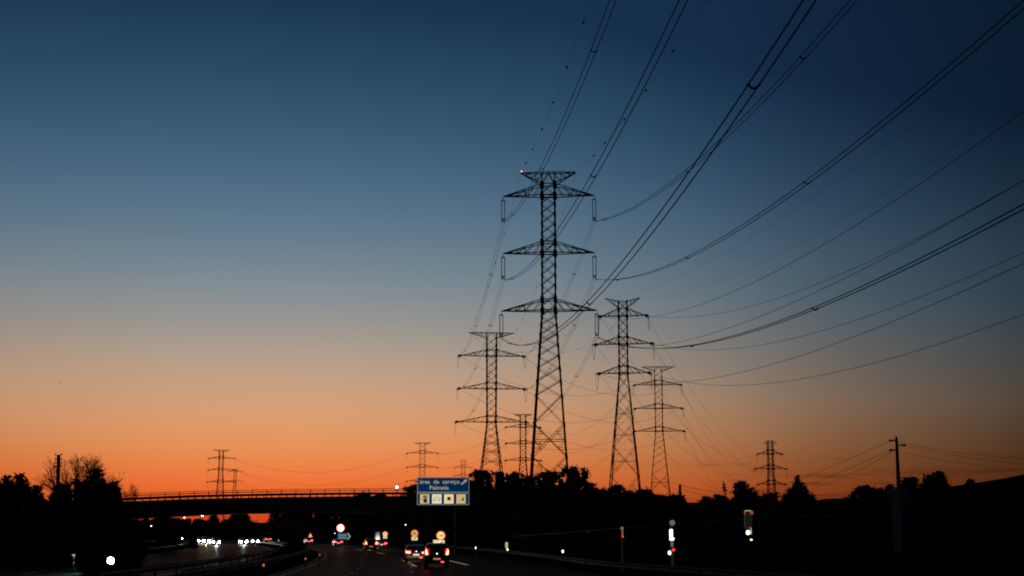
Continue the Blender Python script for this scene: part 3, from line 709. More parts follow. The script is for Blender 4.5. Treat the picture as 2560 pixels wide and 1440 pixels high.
# blue arrow board
root, X, zg = post_sign('exit_arrow_sign', 858, 260, 'blue pointed exit sign with two lines of white writing'); sc = span_px(858, 1341, 1, 260); z = P(858, 1341, 260).z - zg
def q(x, y): return ((x - 858) * sc, z - (y - 1341) * sc)
s = MB(); s.tube([(-2 * sc, .1, -.1), (-2 * sc, .1, z)], .06, 8); s.tube([(8 * sc, .1, -.1), (8 * sc, .1, z)], .06, 8); s.build('sign_post', M['steel'], root)
s = MB(); s.prism([q(844, 1333), q(867, 1333), q(874, 1341), q(867, 1349), q(844, 1349)][::-1], -.02, .03); f = s.build('sign_face', M['blue2'], root)
s = MB(); s.prism([q(868, 1333), q(870.5, 1333), q(877, 1341), q(870.5, 1349), q(868, 1349), q(874.4, 1341)][::-1], -.02, .03); s.build('chevron_edge', M['sign_w'], root)
text_mesh('área de', 17 * sc, 4.2 * sc, -2.2 * sc, z + 3.3 * sc, -.04, M['sign_w'], f); text_mesh('serviço', 17 * sc, 4.6 * sc, -2.0 * sc, z - 3.2 * sc, -.04, M['sign_w'], f)
# striped blue sign
root, X, zg = post_sign('motorway_end_sign', 944, 245, 'upright blue sign with a white road symbol and red diagonal'); sc = span_px(944, 1340, 1, 245); z = P(944, 1340, 245).z - zg
def q(x, y): return (x * sc, z - y * sc)
s = MB(); s.tube([(0, .06, -.1), (0, .06, z)], .05, 8); s.build('sign_post', M['steel'], root)
s = MB(); s.prism([q(-6.3, -9.6), q(6.3, -9.6), q(6.3, 9.6), q(-6.3, 9.6)], -.01, .03); f = s.build('sign_face', M['blue2'], root)
s = MB(); s.prism([q(-3.5, 9), q(-1, -8.5), q(1.2, -8.5), q(.2, 9)], -.03, -.012); s.prism([q(1.5, 9), q(2.2, -8.5), q(3, -8.5), q(4.4, 9)], -.03, -.012); s.build('road_symbol', M['sign_w'], f)
s = MB(); s.prism([q(-6, 9), q(4.4, -9.3), q(6.2, -9.3), q(-4.2, 9)], -.045, -.032); s.build('red_diagonal', M['s_red'], f)
# warning triangle
root, X, zg = post_sign('warning_sign', 776, 305, 'small amber warning triangle above red tail lights'); sc = span_px(776, 1338, 1, 305); z = P(776, 1338, 305).z - zg
s = MB(); s.tube([(0, .06, -.1), (0, .06, z)], .05, 8); s.build('sign_post', M['steel'], root)
s = MB(); s.prism([(-5.6 * sc, z - 5 * sc), (5.6 * sc, z - 5 * sc), (0, z + 5.5 * sc)][::-1], -.02, .02); s.build('sign_rim', M['s_rim'], root)
s = MB(); s.prism([(-4 * sc, z - 4 * sc), (4 * sc, z - 4 * sc), (0, z + 3.6 * sc)][::-1], -.035, -.021); s.build('sign_face', M['s_or2'], root)

# ------------------------------------------------------------------ roadside posts
def marker(name, px, Y, label, items, py_top, wpost=.04, m='black', cat='marker post', grp=None):
    X = P(px, 1336, Y).x; zg = H(X, Y); root = empty(name, (X, Y, zg), 0, label, cat, grp); zt = P(px, py_top, Y).z - zg
    s = MB(); s.tube([(0, 0, -.1), (0, 0, zt)], wpost, 8); s.build('post', M[m], root)
    for nm, x, y, w, h, mm, th in items:
        sc = span_px(px, y, 1, Y); z = P(px, y, Y).z - zg; s = MB(); xx = (x - px) * sc
        if nm.endswith('lamp'): s.ball((xx, -.1, z), w * sc / 2, 10, (1, .5, h / w))  # delineator balls are reflectors; their glow stands in for returned headlight
        else:
            a, b = w * sc / 2, h * sc / 2; k_ = min(a, b) * .5
            s.prism([(xx - a + k_, z - b), (xx + a - k_, z - b), (xx + a, z - b + k_), (xx + a, z + b - k_), (xx + a - k_, z + b), (xx - a + k_, z + b), (xx - a, z + b - k_), (xx - a, z - b + k_)][::-1], -.09, -.09 + th)
        s.build(nm, M[mm], root)
marker('roadside_post', 1680, 85, 'roadside post with bright white strip and red light near the right bank', [
    ('head_plate', 1681, 1307, 13, 13, 'refl_g', .06), ('reflector_strip', 1677.5, 1333, 7.5, 19, 'refl_b', .04), ('reflector_block', 1679, 1347, 11, 7, 'refl_b', .04),
    ('pale_band', 1679.5, 1359, 6.5, 15, 'refl_g', .05), ('red_lamp', 1682.5, 1374.5, 9, 8, 'refl_r', .05), ('white_reflector_and_lamp', 1672.5, 1382, 8, 11, 'refl_w', .05)], 1302, .09, 'post_d')
marker('roadside_post', 1555, 95, 'slim roadside post with a red strip, left of the bright white one', [
    ('head_plate', 1555, 1321, 8, 8, 'refl_g', .05), ('red_strip', 1556, 1334, 3.6, 16, 'refl_o', .05), ('red_lamp', 1557, 1342, 4.5, 4.5, 'refl_r', .05)], 1319, .055, 'post_d')
marker('roadside_post', 1471, 110, 'dark bare roadside post, leftmost of the three tall ones', [('head_plate', 1471, 1329, 7, 6, 'post_d', .05)], 1327, .05)
marker('roadside_cabinet', 1873, 85, 'grey roadside cabinet with orange corners and a white lamp on the bank', [
    ('cabinet_body', 1872, 1300, 18, 48, 'post_d', .3), ('orange_corner', 1864, 1281, 5, 10, 'refl_o', .02), ('orange_corner', 1879.5, 1282, 9, 9, 'refl_o', .02), ('top_rim', 1872, 1277, 14, 2.5, 'refl_d', .02),
    ('white_reflector_and_lamp', 1869.5, 1331.5, 9.5, 11, 'refl_b', .05), ('yellow_strip', 1877, 1328, 3.5, 16, 'refl_d', .05), ('red_lamp', 1875.5, 1319.5, 5, 4, 'refl_o', .05), ('white_chip', 1877.5, 1349.5, 5, 4, 'refl_w', .04)], 1330, .07)
marker('marker_post', 1268, 140, 'marker post with a yellow plate and white dot', [('yellow_plate', 1266.5, 1363, 7, 15, 'refl_d', .04), ('white_reflector_and_lamp', 1268.8, 1374, 4.4, 6, 'refl_w', .04)], 1357, .04)
marker('marker_post', 1406, 108, 'marker post showing a single white dot right of the yellow one', [('white_reflector_and_lamp', 1406.5, 1378.5, 5.5, 8, 'refl_w', .04)], 1374, .04)
marker('marker_post', 1190, 148, 'marker post with a small white glint left of the yellow one', [('white_reflector_and_lamp', 1189.5, 1369.5, 3, 6, 'refl_w', .04)], 1366, .04)
marker('marker_post', 1138, 160, 'marker post with a tiny white glint beside the dark car', [('white_reflector_and_lamp', 1137.5, 1365, 3, 5, 'refl_w', .04)], 1362, .04)
marker('marker_post', 2094, 75, 'marker post with a pale green reflector at the lower right', [('green_plate', 2094.5, 1405, 6.5, 13, 'refl_g', .04), ('white_chip', 2095.5, 1409, 4, 5, 'refl_d', .03)], 1396, .04)
marker('marker_post', 187, 88, 'beige topped marker post at the lower left', [('beige_cap', 187.5, 1388, 7, 4.5, 'refl_d', .05)], 1387, .03)
marker('marker_post', 662, 66, 'marker post with an orange reflector, nearer one on the median', [('orange_reflector_as_lamp', 662, 1413, 6, 7.5, 'amber', .04)], 1410, .03, 'black')
marker('marker_post', 766, 92, 'marker post with an orange reflector, middle one on the median', [('orange_reflector_as_lamp', 766, 1397, 4.5, 6, 'amber', .04)], 1394, .03, 'black')
marker('marker_post', 801, 104, 'marker post with an orange reflector, farther one on the median', [('orange_reflector_as_lamp', 801, 1387, 3, 5, 'amber', .04)], 1384, .03, 'black')
marker('marker_post', 508, 100, 'short dark post standing against the lit oncoming road', [('dark_cap', 508, 1403, 6, 4, 'black', .05)], 1401, .09, 'black')
for x, y, Y, l in ((721, 1362, 300, 'tiny white glint marker left under the tail lights'), (754, 1368, 240, 'tiny grey glint marker by the median edge'), (697, 1352, 340, 'tiny white glint marker beside the leftmost near tail lights')):
    marker('marker_post', x, Y, l, [('white_chip', x, y, 2.2, 6, 'refl_d', .04)], y - 4, .03)

# tall pale pillar at the right
X = P(2250, 1300, 62).x; root = empty('concrete_pillar', (X, 62, 0), math.radians(38), 'wide grey concrete pillar with a broader cap below the utility pole', 'pillar')
sc = span_px(2250, 1300, 1, 62); zt = P(2250, 1221, 62).z
s = MB(); s.box((0, 0, (zt - .42) / 2 - .2), (30 * sc, 28 * sc, zt - .42 + .4)); s.build('pillar_shaft', M['pale'], root)
s = MB(); s.prism([(-15 * sc, zt - .6), (15 * sc, zt - .6), (21 * sc, zt - .35), (21 * sc, zt), (-24 * sc, zt - .02), (-23 * sc, zt - .3)][::-1], -18 * sc, 18 * sc); s.build('pillar_cap', M['pale'], root)

# guard rails and fence
def guardrail(label, pts, step=4.0, zh=.72):
    pts = [Vector(p) for p in pts]; o = pts[0]; root = empty('guardrail', o, 0, label, 'guardrail')
    L = [0]; 
    for a, b in zip(pts, pts[1:]): L.append(L[-1] + (b - a).length)
    def at(t):
        for i in range(len(pts) - 1):
            if t <= L[i + 1] or i == len(pts) - 2: return pts[i].lerp(pts[i + 1], (t - L[i]) / (L[i + 1] - L[i]))
    prof = [(0, -.16), (.05, -.11), (0, -.04), (0, .04), (.05, .11), (0, .16)]
    V = []; n = int(L[-1] / 2)
    for i in range(n + 1):
        p = at(L[-1] * i / n) - o; d = (at(min(L[-1], L[-1] * i / n + .5)) - at(max(0, L[-1] * i / n - .5))).normalized(); sd = Vector((-d.y, d.x, 0))
        for a, b in prof: V.append(p + sd * a + Vector((0, 0, zh - .16 + b)))
    k = len(prof); Q = [(i * k + j, i * k + j + 1, (i + 1) * k + j + 1, (i + 1) * k + j) for i in range(n) for j in range(k - 1)]
    s = MB(); s.add(V, Q); s.build('rail_beam', M['rail'], root)
    t = 0
    while t < L[-1]:
        p = at(t) - o; s = MB(); s.box(p + Vector((0, 0, zh / 2 - .1)), (.08, .12, zh)); s.build('rail_post', M['rail'], root); t += step
def along(d, y0, y1, n=14, fn=None): return [(Xc(y) + (d if fn is None else fn(y)), y, H(Xc(y) + d, y) if fn is None else 0) for y in np.linspace(y0, y1, n)]
guardrail('steel guardrail along the right edge of our carriageway', along(0, 42, 210, 24, lambda y: ourright(y)[1] + .6), 4)
guardrail('steel guardrail on the median beside our carriageway', along(-12.2, 60, 330), 6)
guardrail('steel guardrail on the median beside the oncoming carriageway', along(-15.6, 60, 330), 6)
guardrail('steel guardrail at the far left edge of the oncoming carriageway', along(-32.2, 60, 380), 6)
fp = [P(1285, 1341, 150), P(1400, 1333, 128), P(1555, 1320, 108), P(1740, 1306, 95), P(1900, 1296, 86), P(2140, 1286, 76)]
root = empty('boundary_fence', fp[0], 0, 'low wire fence along the foot of the dark right bank', 'fence'); o = fp[0]
s = MB(); s.tube([p - o for p in fp], .035, 5); s.build('top_rail', M['rail'], root)
for kk in (.35, .7, 1.05, 1.4):
    s = MB(); s.tube([p - o - Vector((0, 0, kk)) for p in fp], .01, 4); s.build('fence_wire', M['wire'], root)
for a, b in zip(fp, fp[1:]):
    for u in np.arange(0, 1, .25):
        p = a.lerp(b, u); zg = H(p.x, p.y); s = MB(); s.tube([(p.x - o.x, p.y - o.y, min(zg, p.z - 1) - .1 - o.z), p - o + Vector((0, 0, .06))], .05, 6); s.build('fence_post', M['rail'], root)

# ------------------------------------------------------------------ cars
PAINT = {k: mat('car_paint_' + k, c, .3, .3, .08, 4) for k, c in dict(silver=(.07, .07, .075), black=(.012, .012, .014), grey=(.10, .10, .11), white=(.02, .02, .022), red=(.2, .02, .02), blue=(.02, .04, .12)).items()}
PROF = {
    'sedan': dict(p=[(-2.12, .24), (-2.24, .34), (-2.29, .62), (-2.22, .96), (-2.08, 1.03), (-1.6, 1.07), (-1.0, 1.38), (-.4, 1.45), (.3, 1.42), (.95, 1.06), (1.9, .86), (2.2, .70), (2.26, .42), (2.15, .24)], rw=(5, 6), fw=(8, 9), belt=1.04, top=1.45, W=.88),
    'suv': dict(p=[(-1.98, .32), (-2.08, .42), (-2.12, .75), (-2.06, 1.08), (-1.88, 1.50), (-1.6, 1.64), (-.9, 1.70), (.2, 1.66), (.85, 1.16), (1.75, 1.00), (2.05, .84), (2.12, .46), (2.02, .32)], rw=(3, 4), fw=(7, 8), belt=1.10, top=1.70, W=.86)}
PAINT['matte'] = mat('car_paint_matte', (.008, .008, .009), 1, 0, .1, 4, spec=0)
M['matte_glass'] = mat('dark_matte_glass', (.006, .006, .007), 1, 0, .1, 4, spec=0)
def car(px, Y, kind, paint, label, heading=1, rear=None, front=None, X=None, plate='plate', near=False, spot=0, spotcol=(1, .9, .8), ls=1.0, yawadd=0):
    X = P(px, 1336, Y).x if X is None else X
    yw = yaw_at(Y) + (0 if heading > 0 else math.pi) + yawadd
    root = empty('car', (X, Y, .01), yw, label, 'car', 'vehicles driving on the motorway')
    D = PROF[kind]; p = D['p']; Wd = D['W']; belt, top = D['belt'], D['top']
    def w(z): return Wd * (1 - .02 * max(0, (.5 - z) / .3)) if z <= belt else Wd * (1 - .24 * (z - belt) / (top - belt))
    s = MB(); n = len(p); V = []
    fr = (-1, -.93, 0, .93, 1)
    cy = sum(a[0] for a in p) / n; cz = .75
    for f in fr:
        for (y, z) in p:
            ins = .955 if abs(f) == 1 else 1
            V.append((f * w(z), cy + (y - cy) * (1 if ins == 1 else .975), cz + (z - cz) * (1 if ins == 1 else .94)))
    Fc = [(i * n + j, (i + 1) * n + j, (i + 1) * n + (j + 1) % n, i * n + (j + 1) % n) for i in range(4) for j in range(n)]
    Fc += [tuple(range(n)), tuple(4 * n + j for j in range(n - 1, -1, -1))]
    s.add(V, Fc); b = s.build('body', PAINT[paint], root)
    def glass(i0, i1, nm):
        (y0, z0), (y1, z1) = p[i0], p[i1]; g_ = MB(); oy = -.012 if y0 < 0 else .012
        a0, a1 = .14, .88; V = []
        for u in (a0, a1):
            y, z = y0 + (y1 - y0) * u + oy, z0 + (z1 - z0) * u + .012; ww = w(z) * .86
            V += [(-ww, y, z), (ww, y, z)]
        g_.add(V, [(0, 1, 3, 2)]); return g_.build(nm, M['matte_glass' if paint == 'matte' else 'glass'], root)
    glass(*D['rw'], 'rear_window'); glass(*D['fw'], 'windscreen')
    yr = p[D['rw'][1]][0] ; yf = p[D['fw'][0]][0]; ym = (yr + yf) / 2 + .1
    for sd in (-1, 1):
        for a, c in ((yr - .1, ym - .05), (ym + .05, yf + .15)):
            g_ = MB(); V = []
            for (y, z) in ((a, belt + .02), (c, belt + .02), (c - (.22 if c > ym else 0), top - .14), (a + (.2 if a < yr else 0), top - .14)): V.append((sd * (w(z) + .006), y, z))
            g_.add(V, [(0, 1, 2, 3)]); g_.build('side_window', M['matte_glass' if paint == 'matte' else 'glass'], root)
        m_ = MB(); m_.ball((sd * (Wd + .09), yf + .25, belt + .02), .11, 8, (1, .5, .7)); m_.build('wing_mirror', PAINT[paint], root, True)
        for yy in (-1.32, 1.32):
            t_ = MB(); t_.disc((sd * (Wd - .13), yy, .32), .32, .22, 20, 'x'); tt = t_.build('tyre', M['tyre'], root)
            t_ = MB(); t_.disc((sd * (Wd - .012), yy, .32), .2, .02, 12, 'x'); t_.build('rim', M['rim'], tt)
    rb = p[2][0]; fb = p[-2][0]
    s = MB(); s.box((0, rb - .02, .5), (Wd * 1.86, .12, .16)); s.build('rear_bumper', M['black'] if kind == 'suv' else PAINT[paint], root)
    s = MB(); s.box((0, fb - .0, .42), (Wd * 1.8, .12, .16)); s.build('front_bumper', M['black'], root)
    s = MB(); s.box((0, rb - .09, .66 if kind == 'sedan' else .62), (.50, .02, .12)); s.build('number_plate', M[plate], root)
    for sd in (-1, 1):
        s = MB()
        if rear:
            if kind == 'sedan':
                s.box((sd * .66, rb + .02, .86), (.36 * ls, .14, .13 * ls), Matrix.Rotation(sd * -.12, 3, 'Y') @ Matrix.Rotation(sd * .25, 3, 'Z'))
            else:
                s.prism([(sd * .62, .92), (sd * .78, .92), (sd * .80, 1.12), (sd * .74, 1.32), (sd * .66, 1.1)][::-sd], rb - .03, rb + .16)
            core = s.build('tail_bulb', M[rear], root)
            s = MB(); lz = .88 if kind == 'sedan' else 1.1
            s.box((sd * .65, rb + .05, lz), (.50 * ls, .12, .24 * ls) if kind == 'sedan' else (.22, .12, .46)); tl = s.build('tail_light', M['red_lens'], root); core.parent = tl
        else:
            s.box((sd * .66, rb, .86), (.3, .1, .13)); s.build('tail_light', M['s_red'], root)
        s = MB(); s.ball((sd * .62, fb + .02, .66), .16 * ls, 10, (1.05, .5, 1.15)); s.build('headlight', M[front or 'plastic'], root, True)
    if near:
        s = MB(); s.box((.38, rb - .09, .42), (.2, .02, .09)); s.build('rear_fog_light', M['red_low'], root)
        s = MB(); s.ball((0, rb - .08, .93 if kind == 'sedan' else .98), .05, 8); s.build('badge', M['refl_w'], root)
    if spot:
        ld = bpy.data.lights.new('headlight_beam', 'SPOT'); ld.energy = spot * (.45 if heading > 0 else .14); ld.spot_size = math.radians(50); ld.spot_blend = .8; ld.color = spotcol; ld.shadow_soft_size = .15
        lo = bpy.data.objects.new('headlight_beam', ld); COL.objects.link(lo); lo.parent = root; lo.location = (0, fb + .35, .7); lo.rotation_euler = (math.radians(86), 0, 0)
    return root
car(1039, 120, 'sedan', 'silver', 'silver saloon car with red tail lights just left of the dark car', rear='red_on', near=True, spot=9000, spotcol=(1, .8, .5))
car(1090.5, 102, 'suv', 'black', 'dark tall car ahead with upright red tail lights, nearest on the right', rear='red_on', plate='plate_w', near=True, spot=1500, spotcol=(1, .8, .5))
car(926, 205, 'suv', 'black', 'dark car with one orange lit plate, left of the striped blue sign', rear='red_on', plate='plate_w', spot=9000, spotcol=(.8, 1, .9))
car(951, 238, 'sedan', 'grey', 'grey car half hidden behind the dark one under the striped sign', rear='red_far', spot=6000)
car(843.5, 284, 'sedan', 'grey', 'car with red tail lights below the blue arrow sign', rear='red_far', spot=9000, spotcol=(1, .95, .6))
car(770, 345, 'sedan', 'blue', 'car with red tail lights below the amber triangle', rear='red_far', ls=1.1)
car(730, 372, 'sedan', 'red', 'car with close red tail lights left of the amber triangle', rear='red_far', ls=1.2)
car(668, 450, 'sedan', 'black', 'distant car with red tail lights right of the white headlights', rear='red_far', ls=1.2)
car(545.5, 600, 'sedan', 'grey', 'farthest car with red tail lights above a pair of white headlights', rear='red_far', ls=1.4)
car(271, 92, 'suv', 'matte', 'nearest oncoming car, one dazzling headlight showing beside an added dark shrub at the lower left', -1, front='glare_on', spot=60000, spotcol=(.5, 1, .92), ls=1.3)
car(540, 318, 'sedan', 'grey', 'oncoming car with white headlights right of the warm lit cluster', -1, front='white_on', spot=26000, spotcol=(.85, 1, .8), ls=1.2)
car(608, 330, 'sedan', 'silver', 'oncoming car with bluish headlights, left one of the right pair of cars', -1, front='white_on', spot=22000, spotcol=(.8, .95, .9), ls=1.2)
car(637, 355, 'sedan', 'black', 'oncoming car with headlights rightmost on the oncoming carriageway', -1, front='white_on', spot=9000, spotcol=(1, .9, .6), ls=1.05)
car(502, 380, 'sedan', 'blue', 'oncoming car with cool headlights at the left of the dazzling cluster', -1, front='white_on', spot=9000, ls=1.2)
car(515, 362, 'suv', 'white', 'oncoming car with warm dazzling headlights in the middle of the cluster', -1, front='warm_on', spot=34000, spotcol=(1, .72, .35), ls=1.7)
car(524, 420, 'sedan', 'grey', 'oncoming car with warm headlights at the right of the dazzling cluster', -1, front='warm_on', spot=16000, spotcol=(1, .75, .4), ls=1.6)
car(415, 560, 'suv', 'grey', 'far oncoming car with white headlights right of the bridge pier', -1, front='white_on', ls=2.2)
car(373, 640, 'suv', 'silver', 'far oncoming car with yellowish headlights left of the bridge pier', -1, front='warm_on', ls=1.7)
car(449, 600, 'sedan', 'black', 'far oncoming car with faint violet headlights behind a dark bush', -1, front='white_on', ls=.9)

# ------------------------------------------------------------------ trees
def leaf_cloud(centres, radii, n, size, squash=.85, up=0.0):
    """leaf sized quads scattered through a set of clumps"""
    C_ = np.array(centres); R_ = np.array(radii); w = R_ ** 2; w = w / w.sum()
    idx = rng.choice(len(C_), n, p=w)
    d = rng.normal(size=(n, 3)); d /= np.linalg.norm(d, axis=1)[:, None]
    rr = R_[idx] * (rng.random(n) ** .4) * (1.06 + .26 * rng.normal(size=n))
    pos = C_[idx] + d * rr[:, None] * np.array([1, 1, squash])
    a = rng.normal(size=(n, 3)); a /= np.linalg.norm(a, axis=1)[:, None]
    a[:, 2] += up; a /= np.linalg.norm(a, axis=1)[:, None]
    b = np.cross(a, rng.normal(size=(n, 3))); b /= np.linalg.norm(b, axis=1)[:, None]
    sz = size * (.55 + .9 * rng.random(n))[:, None]
    V = np.stack([pos - a * sz, pos - b * sz * .42, pos + a * sz, pos + b * sz * .42], 1).reshape(-1, 3)
    return V, np.arange(4 * n).reshape(-1, 4)
def core_mesh(centres, radii, k=.72):
    Vs = []; Fs = []; off = 0
    for c, r in zip(centres, radii):
        m = MB(); m.ball((0, 0, 0), r * k, 8); v = np.array(m.v); v *= (1 + .22 * rng.normal(size=len(v)))[:, None]
        Vs.append(v + np.array(c)); Fs += [tuple(i + off for i in f) for f in m.f]; off += len(v)
    return np.concatenate(Vs), Fs
def Yside(px, d=14):
    u = (px - 1280) / F
    return (-u + math.sqrt(u * u + 4 * 4e-4 * d)) / (8e-4) if True else 0
def tree(px, top, hwp, Y, label, style='round', name='tree', m='leaf', base=None, dens=1.0, leaf=None, group='dark trees lining the motorway', lean=0):
    X = P(px, 1336, Y).x; zg = H(X, Y); sc = span_px(px, top, 1, Y); zt = P(px, top, Y).z - zg; hw = hwp * sc
    root = empty(name, (X, Y, zg), 0, label, 'tree', group)
    zb = 0.2 if base is None else P(px, base, Y).z - zg
    hgt = zt - zb; C_ = []; R_ = []
    u_ = random.uniform
    if style == 'cone':
        L = 10
        for i in range(L):
            u = i / (L - 1); w = hw * (1 - u) ** .8 * (1.0 if i % 2 else .80) + .10 * hw; z = zb + hgt * (.04 + .92 * u)
            k = max(1, int(8 * (1 - u) + 1))
            for j in range(k):
                a = 2 * math.pi * j / k + i + u_(-.2, .2); r = max(.13 * hw, w * .30) * u_(.85, 1.15)
                C_.append((math.cos(a) * max(0, w - r), math.sin(a) * max(0, w - r), z - .05 * hgt * (w / hw) * u_(.6, 1.5))); R_.append(r)
            C_.append((0, 0, z)); R_.append(max(.10 * hw, w * .52))
    else:
        rag = style == 'ragged'
        def prof(z):       # half width at height z
            q = (zt - z) / (hw * (1.15 if rag else .95))
            return hw * (min(1, max(0, 1 - (1 - min(1, q)) ** 2)) ** (.7 if rag else .55)) * (1 + .7 * ss((zt - z - .8 * hw) / (2.2 * hw)))
        z = zt - hw * .55
        while z > -hw * .3:
            for k_ in ((0,) if prof(z) < hw * 1.05 else (-.55, 0, .55)): C_.append((u_(-.06, .06) * hw + k_ * prof(z), 0, z)); R_.append(prof(z) * (.74 if prof(z) < hw * 1.05 else .5))
            z -= hw * .45
        nb = int((30 if rag else 26) + 9 * hgt / hw)
        for i in range(min(nb, 90)):
            z = zt - (zt - 0) * (i + u_(0, 1)) / nb; a = u_(0, 2 * math.pi) if i % 3 else (0 if i % 2 else math.pi) + u_(-.5, .5)
            r = hw * (u_(.11, .24) if rag else u_(.17, .32)); w = max(0, prof(z - r * .3) - r) * u_(.82, 1.12 if rag else 1.02)
            C_.append((math.cos(a) * w, math.sin(a) * w, min(z, zt - r))); R_.append(r)
        for i in range(16 if rag else 9):      # sprays of twigs breaking the outline
            z = zt - hw * u_(.1, 2.6); sd_ = random.choice((-1, 1)); w0 = prof(z) * .82; a = u_(-.7, .7); L_ = hw * u_(.22, .5) * (1 if rag else .65)
            up_ = u_(.1, .9)
            for j in range(5):
                t_ = j / 4; C_.append((sd_ * (w0 + L_ * t_) * math.cos(a), (w0 + L_ * t_) * math.sin(a), min(zt - .02 * hw, z + up_ * L_ * t_))); R_.append(hw * (.13 - .085 * t_))
        for i in range(5 if rag else 3):
            r = hw * u_(.07, .15); x = u_(-.55, .55); C_.append((x * hw, u_(-.3, .3) * hw, zt - abs(x) * hw * .5 - r * u_(.6, 1.2))); R_.append(r)
    C_ = [(c[0] + lean * max(0, (c[2] - zb) / hgt) ** 2, c[1], max(c[2], R_[i] * .5)) for i, c in enumerate(C_)]
    lf = leaf or max(.10, 2.3 * sc); area = sum(r * r for r in R_) * 12
    n = int(min(12000, max(900, dens * area / (lf * lf) * .75)))
    V, Q = leaf_cloud(C_, R_, n, lf)
    cv, cf = core_mesh(C_, R_, .62)
    me = bpy.data.meshes.new('crown'); allV = np.concatenate([V, cv]); fl = [tuple(q) for q in Q.tolist()] + [tuple(i + len(V) for i in f) for f in cf]
    me.from_pydata(allV.tolist(), [], fl); me.materials.append(M[m]); me.update()
    o_ = bpy.data.objects.new('crown', me); COL.objects.link(o_); o_.parent = root
    s = MB(); s.tube([(0, 0, -.3), (.05 * hw, 0, zb + hgt * .3), (lean * .5, .05, zb + hgt * .8)], max(.12, hgt * .022), 7, .04)
    for i in range(min(7, len(C_))):
        c = C_[int(i * len(C_) / 7)]; s.tube([(0, 0, zb + hgt * .12 + i * hgt * .07), (c[0] * .8, c[1] * .8, c[2])], max(.05, hgt * .01), 5, .02)
    s.build('trunk', M['bark'], root)
def bare_tree(px, base_y, Y, label, hpx, spread, seed, trunk_r=.2, depth=6, n0=7):
    r_ = random.Random(seed); B = P(px, base_y, Y); zg = H(B.x, Y); root = empty('bare_tree', (B.x, Y, zg), 0, label, 'tree', 'dark trees lining the motorway')
    sc = span_px(px, base_y, 1, Y); Ht = hpx * sc; s = MB(); tw = MB(); z0 = B.z - zg
    s.tube([(0, 0, -.3), (0, 0, z0)], trunk_r, 7, trunk_r * .8)
    def grow(p, d, L, r, lev):
        pts = [p]; dd = d.copy()
        for i in range(3):
            dd = (dd + Vector((r_.uniform(-1, 1), r_.uniform(-1, 1), r_.uniform(-.4, .7))) * .13).normalized(); pts.append(pts[-1] + dd * L / 3)
        (s if lev < 2 else tw).tube(pts, r, 5 if lev < 2 else 3, r * .6)
        if lev >= depth: return
        for i in range(3 if lev < 4 else 2):
            q = pts[r_.choice((1, 2, 3))] if i else pts[3]
            nd = (dd + Vector((r_.uniform(-1, 1), r_.uniform(-1, 1), r_.uniform(-.25, .5))) * .50).normalized()
            grow(q, nd, L * r_.uniform(.62, .8), max(.014, r * .6), lev + 1)
    for i in range(n0):
        a = math.radians(-spread + 2 * spread * (i + .5) / n0 + r_.uniform(-5, 5))
        grow(Vector((0, 0, z0 - r_.uniform(0, .8))), Vector((math.sin(a), r_.uniform(-.4, .4), math.cos(a) * 1.0)).normalized(), Ht * .33, trunk_r * .45, 1)
    s.build('trunk', M['bark'], root); tw.build('twigs', M['bark'], root)
for a in ((8, 1187, 19, 150, 'ragged', 'ragged dark tree cut by the left edge'), (42, 1182, 24, 146, 'ragged', 'flat topped dark pine second from the left edge'),
          (84, 1211, 20, 150, 'round', 'low dark tree in the dip before the bare tree'), (147, 1208, 28, 152, 'round', 'dark tree at the foot of the thick bracketed pole'),
          (190, 1195, 32, 156, 'ragged', 'dark tree left of the spiky one under the bare branches'), (233, 1168, 27, 150, 'ragged', 'spiky dark tree, tallest of the left group'),
          (275, 1203, 24, 154, 'ragged', 'dark tree touching the left end of the bridge'), (318, 1302, 26, 130, 'round', 'dark bush under the left end of the bridge'),
          (240, 1280, 60, 120, 'round', 'low black bush in front of the left trees'), (110, 1262, 70, 118, 'round', 'broad black bush at the lower left'), (10, 1262, 60, 112, 'round', 'black bush at the left edge below the trees')):
    tree(a[0], a[1], a[2], a[3], a[5], a[4], m='leaf2' if a[4] == 'ragged' else 'leaf')
bare_tree(192, 1262, 178, 'leafless tree with a fan of fine branches behind the left trees', 137, 66, 5, .26, 7, 11)
bare_tree(322, 1262, 170, 'small leafless bush at the left end of the bridge railing', 62, 55, 8, .12, 5, 5)
RT = [(1027, 1212, 20, 'ragged', 'ragged dark tree at the right end of the bridge railing'), (1062, 1200, 34, 'round', 'dark tree just behind the left edge of the blue sign'),
      (1112, 1208, 40, 'round', 'dark tree hidden behind the middle of the blue sign'), (1160, 1196, 36, 'round', 'dark tree behind the right edge of the blue sign'),
      (1198, 1171, 30, 'round', 'dark round tree right of the arrow on the blue sign'), (1250, 1176, 32, 'ragged', 'dark tree below the wide armed pylon'),
      (1290, 1178, 26, 'round', 'dark tree below the thin distant pylon'), (1325, 1186, 28, 'round', 'dark tree at the left leg of the largest pylon'),
      (1373, 1174, 32, 'round', 'flat topped dark tree between the legs of the largest pylon'), (1437, 1164, 38, 'round', 'tallest round dark tree at the right leg of the largest pylon'),
      (1478, 1206, 24, 'ragged', 'dark tree just right of the tallest round one'), (1512, 1222, 28, 'round', 'low dark tree at the left leg of the horned pylon'),
      (1546, 1211, 17, 'round', 'small knobby tree between the legs of the horned pylon'), (1572, 1226, 24, 'ragged', 'low spiky tree at the right leg of the horned pylon'),
      (1612, 1221, 24, 'round', 'round dark tree between the horned and flat topped pylons'), (1650, 1236, 28, 'ragged', 'low dark tree between the legs of the flat topped pylon'),
      (1690, 1236, 26, 'round', 'dark tree at the right end of the tree line by the short pole')]
for x, t_, h_, st_, lb in RT: tree(x, t_, h_ * 1.22, max(180, Yside(x, 15)), lb, st_, dens=1.1)
